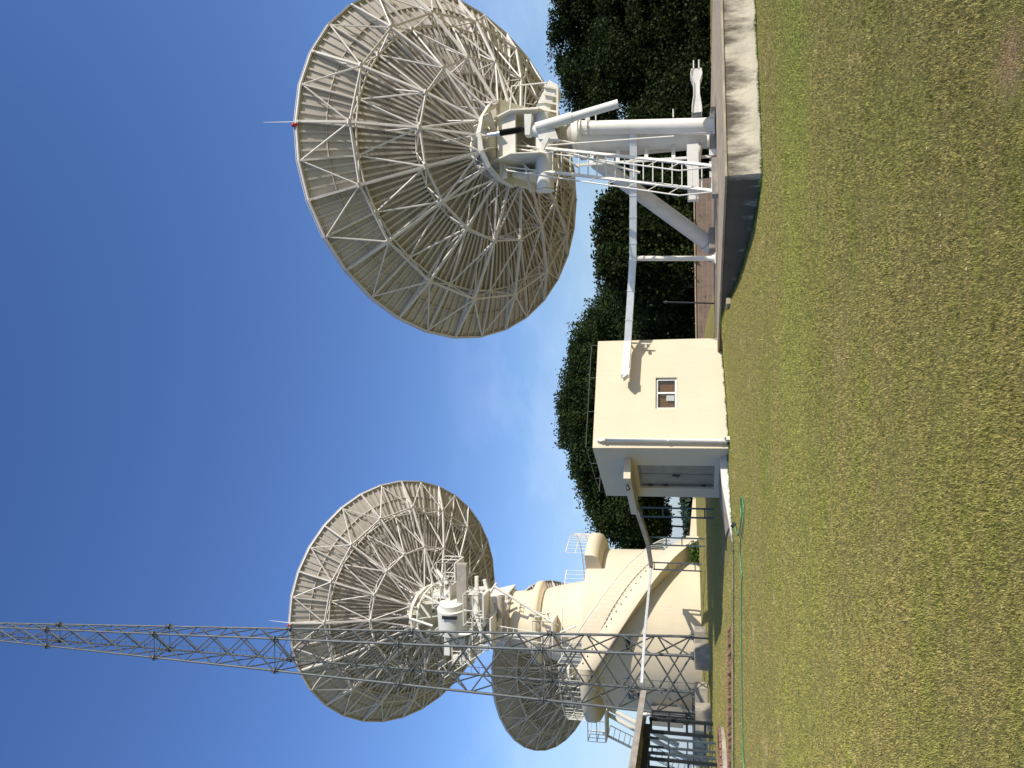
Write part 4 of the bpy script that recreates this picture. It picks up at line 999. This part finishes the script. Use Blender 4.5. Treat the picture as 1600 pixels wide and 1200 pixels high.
# ------------------------------------------------------------------ lattice mast
def mast():
    y0, y1 = 31.4, 33.8
    A = atd(1084, 1025, y0); Bp = atd(1084, 1119, y0); cx = (A.x + Bp.x) / 2; w0_ = A.x - Bp.x; zb_ = A.z; cy = (y0 + y1) / 2
    root = empty('lattice_mast', (cx, cy, zb_ - .7), 'tall grey steel lattice mast on four concrete blocks, rising past the top of the picture', 'mast')
    ztop_ = 42.0
    # the mast axis measured at its top
    ax = atd(0, 987, cy)
    half = lambda z: w0_ / 2 * (1 - (z - zb_) / (ztop_ - zb_) * .84)
    cxz = lambda z: cx + (ax.x - cx) * (z - zb_) / (ax.z - zb_)
    P = lambda i, z: Vector((cxz(z) + (-1, 1, 1, -1)[i] * half(z), cy + (-1, -1, 1, 1)[i] * half(z), z))
    for i in range(4):
        mb = MB(); mb.tube(P(i, zb_), P(i, 20), .062, .05, n=10); mb.tube(P(i, 20), P(i, ztop_), .05, .032, n=10); mb.build('leg', M_galv, root)
    joints = [zb_ + .05, 7.75, 14.2, 20.3, 26.8, 33.1, 39.4]
    for a, b in zip(joints, joints[1:]):
        nb_ = 4
        for i in range(4):
            mb = MB(); j = (i + 1) % 4
            for q_ in range(nb_):
                z0_, z1_ = a + (b - a) * q_ / nb_ + .06, a + (b - a) * (q_ + 1) / nb_ - .06
                k_ = .025 + .013 * (1 - z0_ / 42)
                mb.tube(P(i, z0_), P(j, z1_), k_, n=6); mb.tube(P(j, z0_), P(i, z1_), k_, n=6)
            if a > 3: mb.tube(P(i, a), P(j, a), .02, n=6)
            mb.build('bracing', M_galv, root)
        if a > 3:
            mb = MB()
            for i in range(4):
                p = P(i, a); mb.tube(p - Vector((0, 0, .02)), p + Vector((0, 0, .02)), .14, n=12)
                for k_ in range(6): q_ = p + Vector((.095 * math.cos(k_ * 1.047), .095 * math.sin(k_ * 1.047), 0)); mb.tube(q_ - Vector((0, 0, .2)), q_ + Vector((0, 0, .2)), .016, n=5)
            mb.tube(P(0, a), P(2, a), .018, n=6); mb.tube(P(1, a), P(3, a), .018, n=6); mb.build('flange', M_galv, root)
    # ladder inside the far left leg
    mb = MB()
    for dx in (-.16, .16): mb.tube(P(3, zb_) + Vector((.3 + dx, -.2, 0)), P(3, 40) + Vector((.14 + dx * .6, -.1, 0)), .014, n=6)
    a_, b_ = P(3, zb_) + Vector((.3, -.2, 0)), P(3, 40) + Vector((.14, -.1, 0))
    for q_ in range(110): p = a_.lerp(b_, q_ / 110); k_ = .16 * (1 - .4 * q_ / 110); mb.tube(p - Vector((k_, 0, 0)), p + Vector((k_, 0, 0)), .009, n=5)
    mb.build('climbing_ladder', M_galv, root)
    for i in range(4):
        p = P(i, zb_); g_ = float(gz(p.x, p.y)) - .15
        mb = MB(); s_ = .42 if i < 2 else .36
        mb.add([(p.x + x * s_ * (1.0 if z < 0 else .94), p.y + y * s_ * (1. if z < 0 else .94), (g_ if z < 0 else zb_ - .03)) for x in (-1, 1) for y in (-1, 1) for z in (-1, 1)], [(0, 1, 3, 2), (4, 6, 7, 5), (0, 4, 5, 1), (2, 3, 7, 6), (0, 2, 6, 4), (1, 5, 7, 3)])
        mb.build('concrete_block', M_conc, root, bevel=.015)
        mb = MB(); mb.box((p.x, p.y, zb_), (.36, .36, .03))
        for k_ in range(8): a = k_ * math.pi / 4; mb.tube((p.x + .15 * math.cos(a), p.y + .15 * math.sin(a), zb_ - .02), (p.x + .15 * math.cos(a), p.y + .15 * math.sin(a), zb_ + .16), .013, n=5)
        for k_ in range(4): a = k_ * math.pi / 2; mb.prism([(p.x, p.y, zb_), (p.x + .16 * math.cos(a), p.y + .16 * math.sin(a), zb_), (p.x, p.y, zb_ + .3)], (-.01 * math.sin(a) - .001, .01 * math.cos(a) + .001, 0))
        mb.build('base_plate', M_galv, root)
mast()

# ------------------------------------------------------------------ cable bridge from the hut to the left
ZT = 3.45
def trestle(root, p, w_=.32, ztop_=ZT, m_=M_blue, r=.028, dirv=(1, 0, 0)):
    d = Vector(dirv) * w_ / 2; g_ = float(gz(p.x, p.y)); mb = MB()
    for s_ in (-1, 1): mb.bar((p.x + s_ * d.x, p.y + s_ * d.y, g_ - .1), (p.x + s_ * d.x, p.y + s_ * d.y, ztop_ - .08), r * 2)
    n_ = 4
    for i in range(n_): z = g_ + .3 + (ztop_ - g_ - .4) * i / (n_ - 1) * .98; mb.bar((p.x - d.x, p.y - d.y, z), (p.x + d.x, p.y + d.y, z), r * 1.6)
    return mb.build('trestle', m_, root)
cb = empty('cable_bridge', (-4.6, 28, .9), 'grey cable tray on thin ladder shaped posts crossing in front of the round tower', 'cable bridge')
T1 = atd(1005, 800, 28); T2 = atd(1012, 845, 33.5); T3 = atd(1019, 884, 36.3); T4 = atd(1009, 992, 30.6); T5 = atd(1003, 1060, 28.5)
zz0 = side(989, 784)
nodes = [W(.0, LAC - .3, ZT), Vector((T1.x, T1.y, ZT)), Vector((T2.x, T2.y, ZT)), Vector((T3.x, T3.y, ZT))]
mb = MB()
for a, b in zip(nodes, nodes[1:]): mb.bar(a, b, .26, .16)
mb.build('tray', M_bronze, cb)
mb = MB(); a, b, c_ = nodes[-1], Vector((T4.x, T4.y, ZT)), Vector((T5.x - .2, T5.y, ZT))
mb.bar(a, b, .13, .10); mb.bar(b, c_, .13, .10); mb.build('tray', M_duct, cb)
for p in (T1, T2, T3): trestle(cb, p)
mb = MB(); mb.tube((T4.x, T4.y, 1.0), (T4.x, T4.y, ZT - .06), .035, n=8); mb.build('post', M_galv, cb)
# broad dark trestle row at the far left
cb2 = empty('pipe_rack', (-14, 29, 1.0), 'row of dark steel ladder posts carrying a wide tray at the far left edge', 'pipe rack')
mb = MB()
a0 = atd(987, 1098, 30.5); a1 = atd(1003, 1200, 24.2); a1 = atd(990, 1198, 25.5); a1.z = a0.z = ZT + .12
d_ = (a1 - a0).normalized(); sd_ = Vector((-d_.y, d_.x, 0)) * .5
a2 = a1 + d_ * 3
mb.prism([a0 - sd_, a2 - sd_, a2 + sd_, a0 + sd_], (0, 0, .06)); mb.bar(a0 - sd_ - Vector((0, 0, .06)), a2 - sd_ - Vector((0, 0, .06)), .05, .2); mb.bar(a0 + sd_ - Vector((0, 0, .06)), a2 + sd_ - Vector((0, 0, .06)), .05, .2)
mb.build('tray', M_bronze, cb2)
mb = MB(); q0 = atd(1000, 1134, 29.6); q1 = atd(1006, 1200, 27.0); q0.z = q1.z = ZT - .12; mb.bar(q0, q1 + (q1 - q0), .22, .24); mb.build('beam', M_black, cb2)
for (y_, d, w_, m_, r) in ((1120, 31.2, .12, M_black, .03), (1139, 29.8, .30, M_black, .055), (1166, 28.6, .2, M_blue, .035), (1177, 30.5, .14, M_blue, .03), (1188, 28.4, .14, M_blue, .04), (1199, 28.0, .2, M_black, .045)):
    p = atd(1090, y_, d); trestle(cb2, Vector((p.x, p.y, 0)), w_ * 1.6, ZT - .1, m_, r)
# equipment behind the rack
mb = MB(); c_ = atd(1042, 1119, 38); mb.box(c_, (.75, .7, 1.55)); 
cab = empty('equipment_cabinet', (c_.x, c_.y, 1.3), 'grey outdoor cabinet hung between the lattice mast and the dark posts', 'cabinet')
mb.build('cabinet_body', M_grey, cab, bevel=.02)
mb = MB(); mb.box((c_.x + .1, c_.y - .36, c_.z + .1), (.06, .02, .12)); mb.build('handle', M_black, cab)
mb = MB(); mb.prism([(c_.x - .1, c_.y - .365, c_.z - .5), (c_.x + .16, c_.y - .365, c_.z - .5), (c_.x + .03, c_.y - .365, c_.z - .3)], (0, -.006, 0)); mb.build('warning_sign', M_black, cab)
mb = MB()
for x_ in (-.3, .3): mb.bar((c_.x + x_, c_.y, 1.1), (c_.x + x_, c_.y, c_.z - .78), .08)
mb.build('leg', M_grey, cab)
a = atd(1078, 1118, 33.5); b = atd(1078, 1215, 33.5)
mb = MB(); mb.box(((a.x + b.x) / 2, 35, 1.35), (abs(a.x - b.x), .9, .55))
gen = empty('service_box', ((a.x + b.x) / 2, 35, 1.0), 'long low dark steel service box behind the posts at the far left', 'service box'); mb.build('box_body', M_blue, gen, bevel=.03)
mb = MB(); mb.box(((a.x + b.x) / 2, 35, 1.66), (abs(a.x - b.x) + .1, 1.0, .05)); mb.build('lid', M_black, gen)

# ------------------------------------------------------------------ brick edging, path, hose
path_y = [onground(1146, y) for y in (840, 900, 980, 1060, 1130, 1200, 1290)]
mb = MB(); L0 = []
for p in path_y: L0 += [(p.x, p.y - .14, p.z + .012), (p.x, p.y + .14, p.z + .03)]
mb.add(L0, [(2 * i, 2 * i + 2, 2 * i + 3, 2 * i + 1) for i in range(len(path_y) - 1)]); o = mb.build('path', M_slab); tag(o, kind='structure')
eb = MB(); p0, p1 = onground(1143, 985), onground(1143.5, 1215); n_ = 46
for i in range(n_):
    p = p0.lerp(p1, i / n_) + Vector((random.uniform(-.02, .02), random.uniform(-.03, .03), 0)); p.y += .2
    rot = Matrix.Rotation(random.uniform(-.2, .2), 3, 'Z') @ Matrix.Rotation(R_(38 + random.uniform(-9, 9)), 3, 'Y')
    eb.box(Vector((p.x, p.y, float(gz(p.x, p.y)) + .03)), (.19, .09, .06), rot)
tag(eb.build('brick_edging', M_redflat, bevel=.005), 'sawtooth row of red bricks edging the lawn at the left', 'brick edging')
cw = MB(); c_ = onground(1137, 1215); pts = []
for i in range(9):
    a = R_(180 - i * 15 - 30); pts.append(Vector((c_.x - .5 + 1.7 * math.cos(a) + .6, c_.y + .9 + 1.2 * math.sin(a) * .8, 0)))
cw.lathe([(1.25, .3), (1.25, .80), (1.12, .80), (1.12, .3)], c=(c_.x - .35, c_.y + 1.1, 0), n=40); 
pit = empty('planter_ring', (c_.x - .35, c_.y + 1.1, .5), 'low round concrete ring capped with red bricks at the left edge', 'planter'); cw.build('ring_wall', M_conc, pit)
cw = MB()
for i in range(34):
    a = i * math.pi / 17; cw.box((c_.x - .35 + 1.19 * math.cos(a), c_.y + 1.1 + 1.19 * math.sin(a), .83), (.17, .19, .06), Matrix.Rotation(a, 3, 'Z'))
cw.build('brick_cap', M_redflat, pit)
hp = [(1166, 1215), (1163, 1180), (1161.5, 1120), (1160.5, 1060), (1160, 1000), (1160, 930), (1161, 900), (1159, 880), (1158, 858), (1160, 838), (1163, 820), (1164, 795), (1162, 780), (1160, 777), (1159, 790), (1160, 810), (1157, 830), (1153, 833), (1151, 823)]
hp3 = [onground(*q_) + Vector((0, 0, .03)) for q_ in hp]
def spline(pts, n=6):
    out = []
    for i in range(len(pts) - 1):
        P0, P1, P2, P3 = pts[max(i - 1, 0)], pts[i], pts[i + 1], pts[min(i + 2, len(pts) - 1)]
        for k in range(n):
            t_ = k / n; out.append(.5 * ((2 * P1) + (P2 - P0) * t_ + (2 * P0 - 5 * P1 + 4 * P2 - P3) * t_ ** 2 + (3 * P1 - P0 - 3 * P2 + P3) * t_ ** 3))
    return out + [pts[-1]]
mb = MB(); mb.path(spline(hp3), .014, n=8); tag(mb.build('garden_hose', M_hose), 'thin green garden hose lying across the lawn at the left', 'hose')
hp = [(1151, 823), (1149, 817), (1144, 822), (1139, 830), (1136, 842), (1136, 860)]
hp3 = [onground(*q_) + Vector((0, 0, .03)) for q_ in hp]; mb = MB(); mb.path(spline(hp3), .02, n=8); tag(mb.build('pipe', M_hosed), 'dark flexible pipe rising out of the lawn beside the ramp end', 'pipe')

# ------------------------------------------------------------------ lamp post, far pole
def pole(): 
    b = atd(1085, 824, 60); t_ = atd(1031, 821, 60); root = empty('street_lamp', (b.x, b.y, 1.3), 'distant dark lamp post with two heads beyond the hut ramp', 'lamp post')
    mb = MB(); mb.tube((b.x, b.y, 1.2), t_, .08, .06, n=8); mb.build('pole', M_black, root)
    for y_ in (815, 829): p = atd(1036, y_, 60); mb = MB(); mb.box(p, (.42, .3, .2), Matrix.Rotation(.25 if y_ < 820 else -.25, 3, 'Y')); mb.bar(p, t_.lerp(b, .08), .06); mb.build('lamp_head', M_black, root, bevel=.03)
pole()
b = atd(1119, 475, 28); mb = MB(); t_ = atd(1042, 472, 28); mb.tube((b.x, b.y, .3), t_, .03, .028, n=8); mb.tube(t_, t_ + Vector((0, 0, .12)), .06, .02, n=8)
tag(mb.build('pole', M_black), 'thin dark pole standing under the middle tree behind the plinth', 'pole')

# ------------------------------------------------------------------ trees
def leaves(cent, rad, n, size, droop=0., flat=.6, shape='quad'):
    """n leaf sprigs scattered round cluster centres"""
    k = rng.integers(0, len(cent), n); p = cent[k] + np.clip(rng.normal(0, .8, (n, 3)), -1.15, 1.15) * rad[k][:, None] * np.array([1, 1, flat])
    if droop: p[:, 2] -= np.abs(rng.normal(0, droop, n))
    s = size * (.6 + .8 * rng.random(n))
    d = rng.normal(0, 1, (n, 3)); d[:, 2] *= .6; d[:, 2] -= droop * 1.2; d /= np.linalg.norm(d, axis=1)[:, None]
    q = rng.normal(0, 1, (n, 3)); q = np.cross(d, q); q /= np.linalg.norm(q, axis=1)[:, None] + 1e-9
    V = np.empty((n, 4, 3)); wv = .34
    V[:, 0] = p; V[:, 1] = p + d * s[:, None] * .5 + q * s[:, None] * wv; V[:, 2] = p + d * s[:, None]; V[:, 3] = p + d * s[:, None] * .5 - q * s[:, None] * wv
    return V.reshape(-1, 3)
def tree(name, label, base, blobs, ncl, nleaf, size, mat_, crad=.55, droop=0., trunk=None, group='trees behind the antennas', flat=.6):
    root = empty(name, base, label, 'tree', group)
    base = Vector(base); cs = []
    per = max(1, ncl // len(blobs)); vol = np.array([b[3] * b[4] * b[5] for b in blobs]) ** .67; vol /= vol.sum()
    for (cx, cy, cz, rx, ry, rz), f_ in zip(blobs, vol):
        m_ = int(ncl * f_) + 3; d = rng.normal(0, 1, (m_, 3)); d /= np.linalg.norm(d, axis=1)[:, None]
        rr = .55 + .45 * rng.random(m_) ** .5; rr *= 1 + np.clip(.06 * rng.normal(0, 1, m_), -.1, .1)
        cs.append(np.array([cx, cy, cz]) + d * rr[:, None] * np.array([rx, ry, rz]))
    cs = np.concatenate(cs); rad = crad * (.5 + .9 * rng.random(len(cs)))
    V = leaves(cs, rad, nleaf, size, droop, flat); V = V - np.array(base)
    me = tri_mesh('crown', V, np.arange(len(V)).reshape(-1, 4), mat_, 4); o = bpy.data.objects.new('crown', me); C.objects.link(o); o.parent = root
    mb = MB(); tk = trunk or (base, .3, blobs[0][2] - blobs[0][5] * .3)
    tx, ty = tk[0].x, tk[0].y; z0 = tk[0].z - .2; zt_ = tk[2]; r0 = tk[1]
    fork = Vector((tx + r0 * .5, ty, z0 + (zt_ - z0) * .45)); mb.tube((tx, ty, z0), fork, r0, r0 * .75, n=12)
    for i in range(9):
        c_ = Vector(cs[rng.integers(0, len(cs))]); m_ = fork.lerp(c_, .5) + Vector((0, 0, .4)); mb.tube(fork, m_, r0 * .45, r0 * .25, n=8); mb.tube(m_, c_, r0 * .25, r0 * .06, n=6)
        for q_ in range(2): c2 = Vector(cs[rng.integers(0, len(cs))]); c2 = m_.lerp(c2, min(1, 2.5 / max((c2 - m_).length, .1))); mb.tube(m_, c2, r0 * .13, r0 * .03, n=5)
    mb.build('trunk', M_trunk, root)
def P3(x, y, d): v = atd(x, y, d); return (v.x, v.y, v.z)
def blob(x, y, d, rx, rz, ry=None): c_ = P3(x, y, d); s_ = d / 1202; return (*c_, rx * s_, ry if ry else rx * s_ * .8, rz * s_)
G = lambda y, d: Vector((atd(1085, y, d).x, d, float(gz(atd(1085, y, d).x, d))))
# dark tree mass on the right
tree('broadleaf_tree', 'dense dark tree filling the right edge behind the antenna pedestal', G(20, 40),
     [blob(925, 30, 42, 75, 60), blob(940, 130, 40, 70, 62), blob(1000, 60, 40, 110, 70), blob(1050, 150, 39, 90, 55), blob(1040, 20, 38, 80, 60), blob(960, -60, 42, 90, 90), blob(935, 95, 43, 60, 60), blob(1085, 60, 38, 110, 30), blob(1090, 180, 37, 90, 28), blob(1085, -30, 38, 90, 40)],
     400, 300000, .145, M_leaf, crad=.66, droop=.12, trunk=(G(60, 40), .4, 4.0))
tree('broadleaf_tree', 'shorter dark tree between the pedestal and the diagonal strut', G(240, 37),
     [blob(1020, 235, 38, 60, 55), blob(1050, 300, 37, 50, 38), blob(1060, 200, 37, 60, 40)], 220, 100000, .14, M_leaf, crad=.5, droop=.1, trunk=(G(260, 37), .2, 2.5))
tree('broadleaf_tree', 'medium tree with drooping leaf tips under the white duct, left of the strut', G(400, 34),
     [blob(965, 345, 34.5, 50, 34), blob(990, 395, 34, 60, 50), blob(1020, 440, 35, 55, 45), blob(1010, 330, 35, 45, 50), blob(955, 400, 34.5, 30, 20), blob(1030, 390, 34, 60, 45), blob(1060, 480, 36, 40, 26), blob(1040, 520, 37, 40, 34)],
     330, 90000, .16, M_leaf, crad=.42, droop=.16, trunk=(G(448, 34), .14, 3.0), flat=.9)
tree('rain_tree', 'broad umbrella shaped rain tree rising behind the hut roof', G(700, 62),
     [blob(965, 645, 62, 185, 80, 7), blob(930, 645, 62, 125, 52, 6), blob(975, 755, 60, 85, 58, 5), blob(985, 510, 58, 72, 50, 5), blob(1003, 815, 60, 48, 40, 4), blob(1010, 470, 56, 40, 45, 4)],
     1000, 420000, .18, M_leaf2, crad=.8, droop=.05, trunk=(G(690, 62), .6, 6.0), flat=.5)
# distant trees on the horizon behind the ramp
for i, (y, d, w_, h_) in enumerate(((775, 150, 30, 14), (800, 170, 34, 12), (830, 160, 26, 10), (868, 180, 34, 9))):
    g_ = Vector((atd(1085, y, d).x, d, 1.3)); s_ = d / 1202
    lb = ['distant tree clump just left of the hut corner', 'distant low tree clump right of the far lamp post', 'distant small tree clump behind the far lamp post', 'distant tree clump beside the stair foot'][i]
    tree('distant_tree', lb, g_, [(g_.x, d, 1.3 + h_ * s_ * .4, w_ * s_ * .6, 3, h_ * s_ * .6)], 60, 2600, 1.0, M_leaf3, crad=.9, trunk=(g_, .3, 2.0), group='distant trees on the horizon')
# weeds by the mast block and the tower foot
def weeds(name, label, c_, r, n, s_):
    cs = np.array([[c_.x + random.gauss(0, r), c_.y + random.gauss(0, r * .6), c_.z + abs(random.gauss(.18, .12))] for _ in range(30)])
    V = leaves(cs, np.full(30, .12), n, s_, 0, .8); me = tri_mesh(name, V, np.arange(len(V)).reshape(-1, 4), M_leaf4, 4); o = bpy.data.objects.new(name, me); C.objects.link(o)
    tag(o, label, 'plant')
weeds('weed_clump', 'green weeds growing at the tower foot beside the mast blocks', onground(1096, 988), .32, 900, .16)
weeds('shrub', 'small green shrub at the right foot of the round tower', Vector((TX + 4.3, TY - 1.5, 1.25)), .25, 400, .14)
